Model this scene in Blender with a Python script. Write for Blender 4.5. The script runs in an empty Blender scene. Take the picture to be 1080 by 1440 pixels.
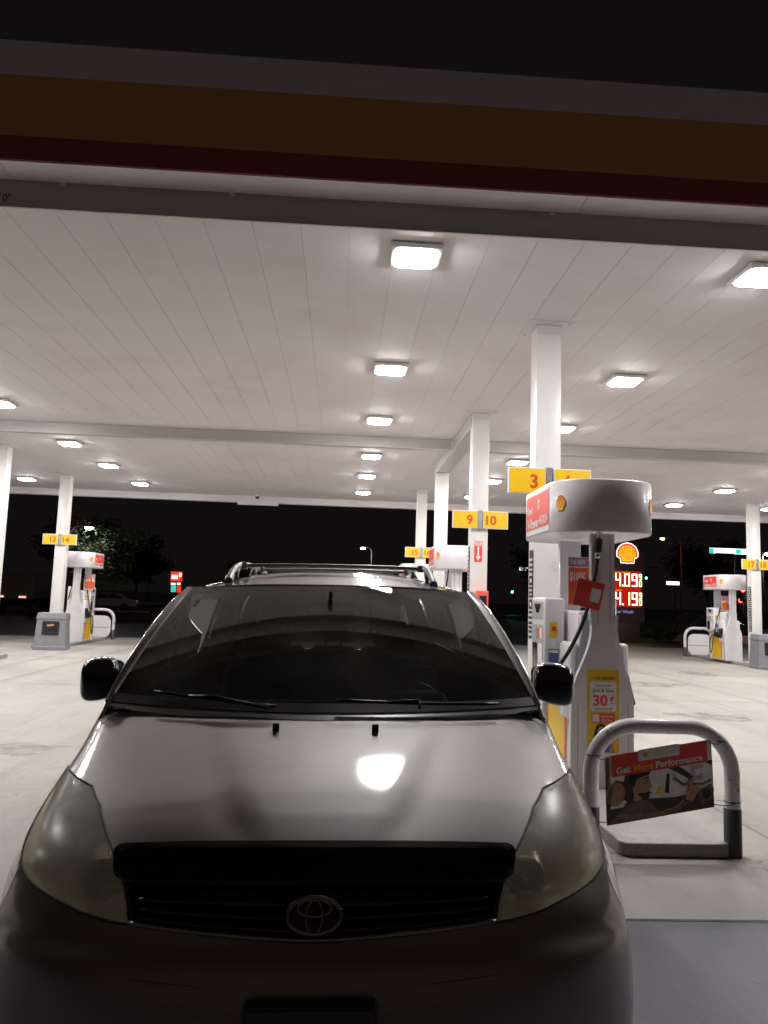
import bpy, bmesh, math, random
from mathutils import Vector, Matrix
from mathutils.geometry import delaunay_2d_cdt
random.seed(7)
sc = bpy.context.scene
COL = sc.collection
PI = math.pi
rad = math.radians

# ------------------------------------------------------------------ materials
def newmat(name):
    m = bpy.data.materials.new(name); m.use_nodes = True
    nt = m.node_tree; nt.nodes.clear()
    out = nt.nodes.new('ShaderNodeOutputMaterial')
    return m, nt, out

def N(nt, t, **kw):
    n = nt.nodes.new(t)
    for k, v in kw.items():
        if k in n.inputs: n.inputs[k].default_value = v
        else: setattr(n, k, v)
    return n

def pbr(name, col, rough=.5, metal=0., coat=0., vary=.08, scale=6., bump=0., bscale=60., rvary=.1, dirt=None, dirt_scale=1.5, dirt_lo=.5, dirt_hi=.75, emit=None, estr=0., spec=.5):
    """Principled surface whose colour and gloss wander a little with world position."""
    m, nt, out = newmat(name)
    b = N(nt, 'ShaderNodeBsdfPrincipled')
    b.inputs['Metallic'].default_value = metal
    b.inputs['Coat Weight'].default_value = coat
    b.inputs['Coat Roughness'].default_value = .04
    b.inputs['Specular IOR Level'].default_value = spec
    tc = N(nt, 'ShaderNodeTexCoord')
    nz = N(nt, 'ShaderNodeTexNoise', Scale=scale, Detail=5.)
    nt.links.new(tc.outputs['Object'], nz.inputs['Vector'])
    mr = N(nt, 'ShaderNodeMapRange'); mr.inputs[1].default_value = .3; mr.inputs[2].default_value = .7
    mr.inputs[3].default_value = 1 - vary; mr.inputs[4].default_value = 1 + vary
    nt.links.new(nz.outputs[0], mr.inputs[0])
    mx = N(nt, 'ShaderNodeVectorMath', operation='SCALE')
    mx.inputs[0].default_value = col[:3]
    nt.links.new(mr.outputs[0], mx.inputs['Scale'])
    src = mx.outputs[0]
    if dirt:
        n2 = N(nt, 'ShaderNodeTexNoise', Scale=dirt_scale, Detail=7., Roughness=.65)
        nt.links.new(tc.outputs['Object'], n2.inputs['Vector'])
        r2 = N(nt, 'ShaderNodeMapRange'); r2.inputs[1].default_value = dirt_lo; r2.inputs[2].default_value = dirt_hi
        nt.links.new(n2.outputs[0], r2.inputs[0])
        mm = N(nt, 'ShaderNodeMix', data_type='RGBA'); mm.inputs[7].default_value = (*dirt[:3], 1)
        nt.links.new(r2.outputs[0], mm.inputs[0]); nt.links.new(src, mm.inputs[6])
        src = mm.outputs[2]
    nt.links.new(src, b.inputs['Base Color'])
    rr = N(nt, 'ShaderNodeMapRange'); rr.inputs[1].default_value = .3; rr.inputs[2].default_value = .7
    rr.inputs[3].default_value = max(.02, rough * (1 - rvary)); rr.inputs[4].default_value = min(1, rough * (1 + rvary))
    nt.links.new(nz.outputs[0], rr.inputs[0]); nt.links.new(rr.outputs[0], b.inputs['Roughness'])
    if bump:
        n3 = N(nt, 'ShaderNodeTexNoise', Scale=bscale, Detail=4.)
        nt.links.new(tc.outputs['Object'], n3.inputs['Vector'])
        bp = N(nt, 'ShaderNodeBump', Strength=bump, Distance=.01)
        nt.links.new(n3.outputs[0], bp.inputs['Height']); nt.links.new(bp.outputs[0], b.inputs['Normal'])
    if emit:
        b.inputs['Emission Color'].default_value = (*emit, 1); b.inputs['Emission Strength'].default_value = estr
    nt.links.new(b.outputs[0], out.inputs[0])
    return m

def emis(name, col, s):
    m, nt, out = newmat(name)
    e = N(nt, 'ShaderNodeEmission', Strength=s); e.inputs[0].default_value = (*col, 1)
    nt.links.new(e.outputs[0], out.inputs[0]); return m

def glass(name, tint, refl=1.0, rough=.01, film=0., ior=1.52):
    """thin automotive glass: fresnel mirror over a tinted clear sheet, with a faint film of dust"""
    m, nt, out = newmat(name)
    tr = N(nt, 'ShaderNodeBsdfTransparent'); tr.inputs[0].default_value = (*tint, 1)
    gl = N(nt, 'ShaderNodeBsdfGlossy', Roughness=rough); gl.inputs[0].default_value = (refl, refl, refl, 1)
    fr = N(nt, 'ShaderNodeFresnel', IOR=ior)
    mx = N(nt, 'ShaderNodeMixShader'); nt.links.new(fr.outputs[0], mx.inputs[0])
    nt.links.new(tr.outputs[0], mx.inputs[1]); nt.links.new(gl.outputs[0], mx.inputs[2])
    last = mx
    if film:
        df = N(nt, 'ShaderNodeBsdfDiffuse'); df.inputs[0].default_value = (.5, .5, .48, 1)
        tc = N(nt, 'ShaderNodeTexCoord'); nz = N(nt, 'ShaderNodeTexNoise', Scale=2.2, Detail=8.)
        nt.links.new(tc.outputs['Object'], nz.inputs['Vector'])
        mr = N(nt, 'ShaderNodeMapRange'); mr.inputs[1].default_value = .4; mr.inputs[2].default_value = .8
        mr.inputs[3].default_value = film * .4; mr.inputs[4].default_value = film * 1.6
        nt.links.new(nz.outputs[0], mr.inputs[0])
        m2 = N(nt, 'ShaderNodeMixShader'); nt.links.new(mr.outputs[0], m2.inputs[0])
        nt.links.new(mx.outputs[0], m2.inputs[1]); nt.links.new(df.outputs[0], m2.inputs[2]); last = m2
    nt.links.new(last.outputs[0], out.inputs[0]); return m

def ground_mat(name, base, slab=None, stain=(.16, .14, .12), rough=.6, dark=.75, off=(0, 0)):
    m, nt, out = newmat(name)
    b = N(nt, 'ShaderNodeBsdfPrincipled')
    g = N(nt, 'ShaderNodeNewGeometry')
    n1 = N(nt, 'ShaderNodeTexNoise', Scale=.35, Detail=9., Roughness=.62); nt.links.new(g.outputs['Position'], n1.inputs['Vector'])
    n2 = N(nt, 'ShaderNodeTexNoise', Scale=55., Detail=5., Roughness=.7); nt.links.new(g.outputs['Position'], n2.inputs['Vector'])
    n3 = N(nt, 'ShaderNodeTexNoise', Scale=2.1, Detail=9., Roughness=.75, Distortion=.6); nt.links.new(g.outputs['Position'], n3.inputs['Vector'])
    def mr(src, a, b_, c, d):
        r = N(nt, 'ShaderNodeMapRange')
        for k, v in zip((1, 2, 3, 4), (a, b_, c, d)): r.inputs[k].default_value = v
        nt.links.new(src, r.inputs[0]); return r.outputs[0]
    def mul(a, b_):
        q = N(nt, 'ShaderNodeMath', operation='MULTIPLY'); nt.links.new(a, q.inputs[0]); nt.links.new(b_, q.inputs[1]); return q.outputs[0]
    f = mul(mr(n1.outputs[0], .3, .7, .82, 1.12), mr(n2.outputs[0], .3, .7, .86, 1.1))
    if slab:
        sx = N(nt, 'ShaderNodeSeparateXYZ'); nt.links.new(g.outputs['Position'], sx.inputs[0])
        for ax in (0, 1):
            a = N(nt, 'ShaderNodeMath', operation='ADD'); nt.links.new(sx.outputs[ax], a.inputs[0]); a.inputs[1].default_value = off[ax]
            p = N(nt, 'ShaderNodeMath', operation='PINGPONG'); nt.links.new(a.outputs[0], p.inputs[0]); p.inputs[1].default_value = slab[ax] / 2
            f = mul(f, mr(p.outputs[0], .006, .016, .42, 1.))
            f = mul(f, mr(p.outputs[0], .0, .35, .93, 1.))
    vo = N(nt, 'ShaderNodeTexVoronoi', Scale=3.3, Randomness=1.); nt.links.new(g.outputs['Position'], vo.inputs['Vector'])
    sel = N(nt, 'ShaderNodeSeparateColor'); nt.links.new(vo.outputs['Color'], sel.inputs[0])
    rsz = mr(sel.outputs[0], .55, 1., .0, .085)
    df = N(nt, 'ShaderNodeMath', operation='SUBTRACT'); nt.links.new(vo.outputs['Distance'], df.inputs[0]); nt.links.new(rsz, df.inputs[1])
    f = mul(f, mr(df.outputs[0], -.01, .015, .55, 1.))
    ss = N(nt, 'ShaderNodeMapping'); ss.inputs['Scale'].default_value = (2.2, .09, 1.); nt.links.new(g.outputs['Position'], ss.inputs[0])
    n4 = N(nt, 'ShaderNodeTexNoise', Scale=1.0, Detail=6., Roughness=.6); nt.links.new(ss.outputs[0], n4.inputs['Vector'])
    f = mul(f, mr(n4.outputs[0], .5, .75, 1., .74))
    n5 = N(nt, 'ShaderNodeTexNoise', Scale=.8, Detail=3., Roughness=.5, Distortion=1.2); nt.links.new(g.outputs['Position'], n5.inputs['Vector'])
    ck = N(nt, 'ShaderNodeMath', operation='SUBTRACT'); nt.links.new(n5.outputs[0], ck.inputs[0]); ck.inputs[1].default_value = .5
    ca = N(nt, 'ShaderNodeMath', operation='ABSOLUTE'); nt.links.new(ck.outputs[0], ca.inputs[0])
    f = mul(f, mr(ca.outputs[0], .0, .0025, .72, 1.))
    v = N(nt, 'ShaderNodeVectorMath', operation='SCALE'); v.inputs[0].default_value = base; nt.links.new(f, v.inputs['Scale'])
    mm = N(nt, 'ShaderNodeMix', data_type='RGBA'); mm.inputs[7].default_value = (*stain, 1)
    nt.links.new(mr(n3.outputs[0], .52, .78, 0, dark), mm.inputs[0]); nt.links.new(v.outputs[0], mm.inputs[6])
    nt.links.new(mm.outputs[2], b.inputs['Base Color'])
    nt.links.new(mr(n3.outputs[0], .3, .7, rough * 1.1, rough * .75), b.inputs['Roughness'])
    bp = N(nt, 'ShaderNodeBump', Strength=.25, Distance=.004); nt.links.new(n2.outputs[0], bp.inputs['Height']); nt.links.new(bp.outputs[0], b.inputs['Normal'])
    nt.links.new(b.outputs[0], out.inputs[0]); return m

# ------------------------------------------------------------------ mesh builder
class Fr:
    """a flat frame in space: o origin, u right, v up, n outward"""
    def __init__(s, o, u, v):
        s.o = Vector(o); s.u = Vector(u).normalized(); s.v = Vector(v).normalized(); s.n = s.u.cross(s.v)
    def p(s, a, b, k=0.): return s.o + s.u * a + s.v * b + s.n * k

_txt = {}
def text_geo(s, bold=0.):
    key = (s, bold)
    if key not in _txt:
        c = bpy.data.curves.new('t', 'FONT'); c.body = s; c.size = 1; c.offset = bold; c.fill_mode = 'FRONT'; c.resolution_u = 3
        o = bpy.data.objects.new('t', c); COL.objects.link(o)
        dg = bpy.context.evaluated_depsgraph_get(); dg.update()
        me = bpy.data.meshes.new_from_object(o.evaluated_get(dg))
        vs = [v.co.copy() for v in me.vertices]; fs = [list(p.vertices) for p in me.polygons]
        bpy.data.objects.remove(o); bpy.data.curves.remove(c); bpy.data.meshes.remove(me)
        xs = [v.x for v in vs] or [0, 1]; ys = [v.y for v in vs] or [0, 1]
        _txt[key] = (vs, fs, min(xs), max(xs), min(ys), max(ys))
    return _txt[key]

class MB:
    def __init__(s): s.v = []; s.f = []; s.m = []; s.sm = []
    def add(s, vs, fs, m=0, smooth=False):
        o = len(s.v); s.v += [Vector(p) for p in vs]
        for f in fs: s.f.append([o + i for i in f]); s.m.append(m); s.sm.append(smooth)
    def box(s, x0, x1, y0, y1, z0, z1, m=0, T=None):
        vs = [Vector((x, y, z)) for z in (z0, z1) for y in (y0, y1) for x in (x0, x1)]
        if T: vs = [T @ p for p in vs]
        s.add(vs, [(0, 2, 3, 1), (4, 5, 7, 6), (0, 1, 5, 4), (2, 6, 7, 3), (0, 4, 6, 2), (1, 3, 7, 5)], m)
    def rbox(s, x0, x1, y0, y1, z0, z1, r=.01, m=0, seg=2, T=None, smooth=True):
        bm = bmesh.new(); bmesh.ops.create_cube(bm, size=1)
        for q in bm.verts: q.co = Vector(((x0 + x1) / 2 + q.co.x * (x1 - x0), (y0 + y1) / 2 + q.co.y * (y1 - y0), (z0 + z1) / 2 + q.co.z * (z1 - z0)))
        bmesh.ops.bevel(bm, geom=bm.edges[:], offset=r, segments=seg, affect='EDGES', profile=.5)
        bm.verts.index_update()
        vs = [(T @ q.co if T else q.co.copy()) for q in bm.verts]
        s.add(vs, [[q.index for q in f.verts] for f in bm.faces], m, smooth); bm.free()
    def poly(s, pts, m=0): s.add(pts, [list(range(len(pts)))], m)
    def fpoly(s, fr, pts, k=.002, m=0): s.add([fr.p(a, b, k) for a, b in pts], [list(range(len(pts)))], m)
    def frect(s, fr, a0, b0, a1, b1, k=.002, m=0, r=0.):
        if r:
            s.fpoly(fr, rrect(a0, b0, a1, b1, r), k, m)
        else: s.fpoly(fr, [(a0, b0), (a1, b0), (a1, b1), (a0, b1)], k, m)
    def prism(s, fr, pts, k0, k1, m=0, smooth=False):
        n = len(pts)
        vs = [fr.p(a, b, k0) for a, b in pts] + [fr.p(a, b, k1) for a, b in pts]
        s.add(vs, [list(range(n))[::-1], list(range(n, 2 * n))], m)
        s.add(vs, [(i, (i + 1) % n, n + (i + 1) % n, n + i) for i in range(n)], m, smooth)
    def ell(s, fr, a, b, ra, rb, k=.002, m=0, seg=24):
        s.fpoly(fr, [(a + ra * math.cos(2 * PI * i / seg), b + rb * math.sin(2 * PI * i / seg)) for i in range(seg)], k, m)
    def text(s, fr, t, a, b, h, k=.003, m=0, al='C', bold=.02, w=None, shear=0.):
        """lettering of cap height h, centred on (a,b) (or left/right aligned); w squeezes it to that width"""
        vs, fs, x0, x1, y0, y1 = text_geo(t, bold)
        ch = text_geo('H', bold); sc_ = h / (ch[5] - ch[4]); sx = sc_
        if w: sx = w / max(1e-6, x1 - x0)
        ox = {'C': -(x0 + x1) / 2, 'L': -x0, 'R': -x1}[al]
        s.add([fr.p(a + (p.x + ox) * sx + shear * p.y * sc_, b + (p.y) * sc_ - h / 2, k) for p in vs], fs, m)
    def tube(s, path, r, m=0, seg=10, caps=True, smooth=True):
        path = [Vector(p) for p in path]; n = len(path)
        rs = r if isinstance(r, (list, tuple)) else [r] * n
        ref = None; rings = []
        for i, p in enumerate(path):
            t = (path[min(i + 1, n - 1)] - path[max(i - 1, 0)]).normalized()
            if ref is None:
                ref = t.orthogonal().normalized()
            ref = (ref - t * ref.dot(t)).normalized(); b = t.cross(ref)
            rings.append([p + (ref * math.cos(2 * PI * j / seg) + b * math.sin(2 * PI * j / seg)) * rs[i] for j in range(seg)])
        vs = [q for rg in rings for q in rg]
        fs = [(i * seg + j, i * seg + (j + 1) % seg, (i + 1) * seg + (j + 1) % seg, (i + 1) * seg + j) for i in range(n - 1) for j in range(seg)]
        s.add(vs, fs, m, smooth)
        if caps:
            s.add(rings[0][::-1], [list(range(seg))], m); s.add(rings[-1], [list(range(seg))], m)
    def cyl(s, p0, p1, r, m=0, seg=16, r1=None): s.tube([p0, p1], [r, r if r1 is None else r1], m, seg)
    def lathe(s, o, ax, prof, m=0, seg=28):
        """prof = list of (radius, along-axis)"""
        ax = Vector(ax).normalized(); u = ax.orthogonal().normalized(); w = ax.cross(u); o = Vector(o)
        vs = [o + ax * h + (u * math.cos(2 * PI * j / seg) + w * math.sin(2 * PI * j / seg)) * r for r, h in prof for j in range(seg)]
        fs = [(i * seg + j, i * seg + (j + 1) % seg, (i + 1) * seg + (j + 1) % seg, (i + 1) * seg + j) for i in range(len(prof) - 1) for j in range(seg)]
        s.add(vs, fs, m, True)
    def grid(s, fn, us, vs_, m=0, smooth=True):
        nu = len(us); P = [fn(u, v) for v in vs_ for u in us]
        s.add(P, [(j * nu + i, j * nu + i + 1, (j + 1) * nu + i + 1, (j + 1) * nu + i) for j in range(len(vs_) - 1) for i in range(nu - 1)], m, smooth)
    def build(s, name, mats, parent=None, org=None, solid=0., bevel=0., recalc=True, kind=None, offset=-1):
        me = bpy.data.meshes.new(name)
        o = Vector(org) if org is not None else Vector((0, 0, 0))
        me.from_pydata([tuple(p - o) for p in s.v], [], s.f)
        if not isinstance(mats, (list, tuple)): mats = [mats]
        for q in mats: me.materials.append(q)
        me.polygons.foreach_set('material_index', s.m); me.polygons.foreach_set('use_smooth', s.sm)
        if recalc:
            bm = bmesh.new(); bm.from_mesh(me)
            bmesh.ops.remove_doubles(bm, verts=bm.verts[:], dist=1e-5)
            bmesh.ops.recalc_face_normals(bm, faces=bm.faces[:]); bm.to_mesh(me); bm.free()
        me.update()
        ob = bpy.data.objects.new(name, me); COL.objects.link(ob)
        if parent is not None: ob.parent = parent
        elif org is not None: ob.location = o
        if solid:
            md = ob.modifiers.new('solid', 'SOLIDIFY'); md.thickness = solid; md.offset = offset
        if solid:
            md = ob.modifiers.new('sharp', 'EDGE_SPLIT'); md.split_angle = rad(38)
        if bevel:
            md = ob.modifiers.new('bevel', 'BEVEL'); md.width = bevel; md.segments = 2; md.limit_method = 'ANGLE'; md.angle_limit = rad(40)
        if kind: ob['kind'] = kind
        return ob

def rrect(a0, b0, a1, b1, r, n=5):
    P = []
    for cx, cy, t0 in ((a1 - r, b1 - r, 0), (a0 + r, b1 - r, 90), (a0 + r, b0 + r, 180), (a1 - r, b0 + r, 270)):
        for i in range(n + 1):
            t = rad(t0 + 90 * i / n); P.append((cx + r * math.cos(t), cy + r * math.sin(t)))
    return P

def thing(name, label, cat, loc=(0, 0, 0), group=None, rz=0.):
    o = bpy.data.objects.new(name, None); COL.objects.link(o); o.empty_display_size = .2
    o.location = loc; o.rotation_euler = (0, 0, rz); tag(o, label, cat, group); return o
def tag(o, label, cat, group=None):
    o['label'] = label; o['category'] = cat
    if group: o['group'] = group
    return o
def structure(o): o['kind'] = 'structure'; return o
def dup(o, parent=None):
    c = o.copy(); COL.objects.link(c)
    if parent is not None: c.parent = parent
    for ch in list(o.children): dup(ch, c)
    return c

def smooth_path(pts, n=8):
    pts = [Vector(p) for p in pts]; out = []
    for i in range(len(pts) - 1):
        a, b, c, d = pts[max(i - 1, 0)], pts[i], pts[i + 1], pts[min(i + 2, len(pts) - 1)]
        for k in range(n):
            t = k / n
            out.append(.5 * ((2 * b) + (c - a) * t + (2 * a - 5 * b + 4 * c - d) * t * t + (3 * b - a - 3 * c + d) * t ** 3))
    out.append(pts[-1]); return out

def shell_outline(r, k=1.):
    P = []
    for i in range(0, 57):
        t = -14 + 208 * i / 56
        rr = r * (1 - .025 * abs(math.sin(rad((t + 14) / 208 * 180 * 8))) ** .5 + .02) * k
        P.append((rr * math.cos(rad(t)), rr * math.sin(rad(t))))
    P += [(-r * .66 * k, -r * .46 * k), (-r * .62 * k, -r * .84 * k), (-r * .12 * k, -r * .84 * k), (0, -r * .9 * k), (r * .12 * k, -r * .84 * k), (r * .62 * k, -r * .84 * k), (r * .66 * k, -r * .46 * k)]
    return P
def shell_mark(mb, fr, a, b, r, k, my, mr_, mw=None):
    """the scallop mark: red rim, yellow shell, red flutes"""
    if mw is not None: mb.fpoly(fr, [(a + x, b + y) for x, y in shell_outline(r, 1.1)], k, mw); k += .003
    mb.fpoly(fr, [(a + x, b + y) for x, y in shell_outline(r)], k, mr_)
    mb.fpoly(fr, [(a + x, b + y - r * .01) for x, y in shell_outline(r * .85)], k + .003, my)
    for i in range(7):
        t = rad(24 + 132 * i / 6); c, s_ = math.cos(t), math.sin(t)
        ba = (-.16 + .32 * (6 - i) / 6) * r; bb = -.5 * r
        ea, eb = .86 * r * c, .86 * r * s_
        w = .028 * r
        mb.fpoly(fr, [(a + ba - w * .3, b + bb), (a + ba + w * .3, b + bb), (a + ea + w * s_, b + eb - w * c), (a + ea - w * s_, b + eb + w * c)], k + .006, mr_)
M = dict(
 concrete=ground_mat('concrete', (.405, .378, .345), slab=(4.4, 5.2), off=(1.3, 2.2)),
 island=ground_mat('island_concrete', (.36, .34, .32), stain=(.12, .11, .10), dark=.8),
 pad=ground_mat('blue_grey_paving', (.145, .148, .18), stain=(.06, .06, .07), dark=.6),
 asphalt=ground_mat('asphalt', (.05, .048, .05), stain=(.03, .03, .03), rough=.5),
 kerb=ground_mat('kerb_stone', (.2, .19, .18), stain=(.1, .1, .1)),
 soil=ground_mat('soil', (.03, .032, .022), stain=(.02, .02, .015), rough=.9),
 ceil=pbr('painted_panel', (.72, .685, .69), .7, spec=.25, vary=.025, scale=.8, dirt=(.58, .52, .50), dirt_scale=.7, dirt_lo=.5, dirt_hi=.95),
 soffit=pbr('soffit_white', (.92, .87, .87), .5, vary=.04, scale=1.5),
 groove=pbr('panel_groove', (.56, .53, .52), .7),
 beam=pbr('beam_paint', (.50, .465, .455), .45, vary=.03, scale=2),
 white=pbr('white_paint', (.78, .77, .74), .35, vary=.03, scale=3, dirt=(.5, .47, .43), dirt_scale=2.2, dirt_lo=.6, dirt_hi=.95),
 band_white=pbr('fascia_white', (.90, .83, .85), .4, vary=.03, scale=1),
 band_yellow=pbr('fascia_yellow', (.74, .40, .13), .4, vary=.04, scale=1),
 band_red=pbr('fascia_red', (.36, .075, .075), .4, vary=.04, scale=1),
 lens=emis('lamp_lens', (1.0, .972, .962), 185.),
 lampbody=pbr('lamp_body', (.75, .75, .73), .4),
 yellow=pbr('sign_yellow', (.90, .56, .015), .4, vary=.03),
 red=pbr('sign_red', (.86, .085, .07), .4, vary=.03),
 orange=pbr('sign_orange', (.80, .13, .03), .4, vary=.05),
 numred=pbr('numeral_red', (.68, .09, .015), .4, vary=.03),
 purple=pbr('sign_purple', (.42, .16, .38), .4, vary=.05),
 blue=pbr('sign_blue', (.06, .11, .35), .35, vary=.05),
 teal=pbr('sign_teal', (.28, .52, .55), .35, vary=.05),
 ink=pbr('ink_black', (.03, .03, .032), .5),
 grey=pbr('grey_plastic', (.23, .23, .25), .5, bump=.1, bscale=90),
 lgrey=pbr('light_grey_panel', (.47, .47, .49), .35, vary=.05, scale=3),
 pumpwhite=pbr('pump_white', (.80, .785, .81), .3, vary=.03, scale=2.5, coat=.25),
 pumpsilver=pbr('pump_silver', (.82, .80, .83), .28, metal=.0, coat=.3, vary=.03, scale=2.5),
 hoodsilver=pbr('hood_silver', (.76, .73, .75), .3, metal=.12, coat=.4, vary=.0, rvary=.0),
 rubber=pbr('black_rubber', (.02, .018, .018), .6),
 black=pbr('black_plastic', (.018, .018, .019), .35, vary=.2),
 gloss_black=pbr('mirror_cap_black', (.014, .014, .015), .16, coat=.6, vary=.2),
 chrome=pbr('chrome', (.62, .62, .62), .12, metal=1., vary=.05),
 rail=pbr('rail_satin', (.30, .30, .30), .45, metal=.5),
 steel=pbr('galvanised_steel', (.42, .42, .42), .4, metal=.8, vary=.12, scale=12),
 pipe=pbr('bollard_paint', (.74, .71, .74), .32, vary=.06, scale=9, coat=.2, dirt=(.22, .20, .19), dirt_scale=11, dirt_lo=.60, dirt_hi=.68),
 sleeve=pbr('bollard_sleeve', (.055, .055, .06), .5, vary=.15, bump=.15),
 screen=pbr('dark_screen', (.03, .033, .04), .12, coat=.4),
 skin=pbr('printed_skin', (.50, .29, .20), .5, vary=.1),
 hair=pbr('printed_hair', (.025, .018, .015), .5, vary=.2),
 brown=pbr('printed_brown', (.17, .12, .09), .5, vary=.3, scale=25),
 dbrown=pbr('printed_dark_brown', (.06, .045, .04), .5, vary=.3, scale=25),
 pgrey=pbr('printed_grey', (.5, .5, .51), .5, vary=.15, scale=15),
 plight=pbr('printed_pale', (.84, .83, .82), .5, vary=.1, scale=15),
 tan=pbr('printed_tan', (.42, .28, .12), .5, vary=.25, scale=25),
 bark=pbr('bark', (.06, .045, .035), .9, vary=.3, scale=10, bump=.5, bscale=30),
 leaf=pbr('leaf', (.055, .075, .03), .6, vary=.35, scale=.9),
 leaf2=pbr('dark_leaf', (.03, .042, .022), .6, vary=.35, scale=.9),
 pole=pbr('pole_paint', (.10, .09, .085), .5, vary=.15),
 rustpole=pbr('brown_pole', (.16, .07, .05), .5, vary=.15),
 # van
 paint=None,
)
def car_paint(name, col, flake=.88, rough=.17):
    """metallic flake base under clear lacquer, with fine dust and water spots in the lacquer"""
    m, nt, out = newmat(name); tc = N(nt, 'ShaderNodeTexCoord')
    fl = N(nt, 'ShaderNodeTexVoronoi', Scale=1400.); nt.links.new(tc.outputs['Object'], fl.inputs['Vector'])
    nz = N(nt, 'ShaderNodeTexNoise', Scale=2.3, Detail=8., Roughness=.7); nt.links.new(tc.outputs['Object'], nz.inputs['Vector'])
    a = N(nt, 'ShaderNodeMapRange'); nt.links.new(fl.outputs['Color'], a.inputs[0]); a.inputs[3].default_value = .88; a.inputs[4].default_value = 1.12
    d = N(nt, 'ShaderNodeMapRange'); nt.links.new(nz.outputs[0], d.inputs[0]); d.inputs[1].default_value = .3; d.inputs[2].default_value = .75; d.inputs[3].default_value = 1.04; d.inputs[4].default_value = .93
    q = N(nt, 'ShaderNodeMath', operation='MULTIPLY'); nt.links.new(a.outputs[0], q.inputs[0]); nt.links.new(d.outputs[0], q.inputs[1])
    v = N(nt, 'ShaderNodeVectorMath', operation='SCALE'); v.inputs[0].default_value = col; nt.links.new(q.outputs[0], v.inputs['Scale'])
    g = N(nt, 'ShaderNodeBsdfGlossy', Roughness=rough, distribution='BECKMANN'); nt.links.new(v.outputs[0], g.inputs[0])
    g2 = N(nt, 'ShaderNodeBsdfGlossy', Roughness=.48, distribution='BECKMANN'); nt.links.new(v.outputs[0], g2.inputs[0])
    df = N(nt, 'ShaderNodeBsdfDiffuse'); df.inputs[0].default_value = (.30, .30, .295, 1)
    m0 = N(nt, 'ShaderNodeMixShader'); m0.inputs[0].default_value = .30; nt.links.new(g.outputs[0], m0.inputs[1]); nt.links.new(g2.outputs[0], m0.inputs[2])
    dn = N(nt, 'ShaderNodeTexNoise', Scale=38., Detail=6., Roughness=.75); nt.links.new(tc.outputs['Object'], dn.inputs['Vector'])
    dm = N(nt, 'ShaderNodeMapRange'); nt.links.new(dn.outputs[0], dm.inputs[0])
    for k_, v_ in zip((1, 2, 3, 4), (.45, .8, 1 - flake, 1 - flake + .05)): dm.inputs[k_].default_value = v_
    m1 = N(nt, 'ShaderNodeMixShader'); nt.links.new(dm.outputs[0], m1.inputs[0]); nt.links.new(m0.outputs[0], m1.inputs[1]); nt.links.new(df.outputs[0], m1.inputs[2])
    ct = N(nt, 'ShaderNodeBsdfGlossy', Roughness=.04); fr_ = N(nt, 'ShaderNodeFresnel', IOR=1.45)
    m2 = N(nt, 'ShaderNodeMixShader'); nt.links.new(fr_.outputs[0], m2.inputs[0]); nt.links.new(m1.outputs[0], m2.inputs[1]); nt.links.new(ct.outputs[0], m2.inputs[2])
    nt.links.new(m2.outputs[0], out.inputs[0]); return m
M['paint'] = car_paint('silver_beige_paint', (.60, .60, .60), .85, .15)
M['rpaint'] = car_paint('roof_paint', (.60, .60, .60), .58, .2)
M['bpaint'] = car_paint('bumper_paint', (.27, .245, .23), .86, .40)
M['wglass'] = glass('windshield_glass', (.40, .42, .41), film=.10, ior=1.58)
M['tglass'] = glass('privacy_glass', (.22, .23, .23), film=.02)
M['cglass'] = glass('clear_glass', (.8, .82, .82), film=.02)
M['shield'] = glass('smoked_acrylic', (.45, .43, .43), rough=.06, film=.01, ior=1.45)
M['bar'] = pbr('grille_bar_black', (.02, .019, .019), .3, coat=.3)
M['trim'] = pbr('interior_grey', (.10, .098, .092), .6, vary=.1, bump=.15, bscale=200)
M['seat'] = pbr('seat_cloth', (.085, .08, .075), .85, vary=.15, scale=20, bump=.2, bscale=250)
M['void'] = pbr('dark_cavity', (.008, .008, .008), .8)
M['plate'] = pbr('plate_face', (.10, .10, .11), .4)
M['reflector'] = pbr('reflector_metal', (.62, .60, .54), .18, metal=1., vary=.1)
M['bezel'] = pbr('lamp_bezel', (.92, .90, .80), .3, metal=.3)
M['badge'] = pbr('badge_chrome', (.36, .345, .345), .2, metal=1.)
def hazy_lens():
    m, nt, out = newmat('hazed_headlamp_lens')
    tr = N(nt, 'ShaderNodeBsdfTransparent'); tr.inputs[0].default_value = (.93, .91, .78, 1)
    b = N(nt, 'ShaderNodeBsdfPrincipled', Roughness=.42); b.inputs['Base Color'].default_value = (.95, .93, .80, 1)
    b.inputs['Coat Weight'].default_value = .8; b.inputs['Coat Roughness'].default_value = .22
    tc = N(nt, 'ShaderNodeTexCoord'); nz = N(nt, 'ShaderNodeTexNoise', Scale=7., Detail=8., Roughness=.65)
    nt.links.new(tc.outputs['Object'], nz.inputs['Vector'])
    mr = N(nt, 'ShaderNodeMapRange'); nt.links.new(nz.outputs[0], mr.inputs[0])
    mr.inputs[1].default_value = .3; mr.inputs[2].default_value = .75; mr.inputs[3].default_value = .34; mr.inputs[4].default_value = .60
    tl = N(nt, 'ShaderNodeBsdfTranslucent'); tl.inputs[0].default_value = (.98, .95, .80, 1)
    m0 = N(nt, 'ShaderNodeMixShader'); m0.inputs[0].default_value = .42; nt.links.new(b.outputs[0], m0.inputs[1]); nt.links.new(tl.outputs[0], m0.inputs[2])
    mx = N(nt, 'ShaderNodeMixShader'); nt.links.new(mr.outputs[0], mx.inputs[0]); nt.links.new(tr.outputs[0], mx.inputs[1]); nt.links.new(m0.outputs[0], mx.inputs[2])
    nt.links.new(mx.outputs[0], out.inputs[0]); return m
M['dash'] = pbr('dashboard_grey', (.2, .21, .21), .6, vary=.1, bump=.15, bscale=200)
M['haze_lens'] = hazy_lens()

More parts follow.
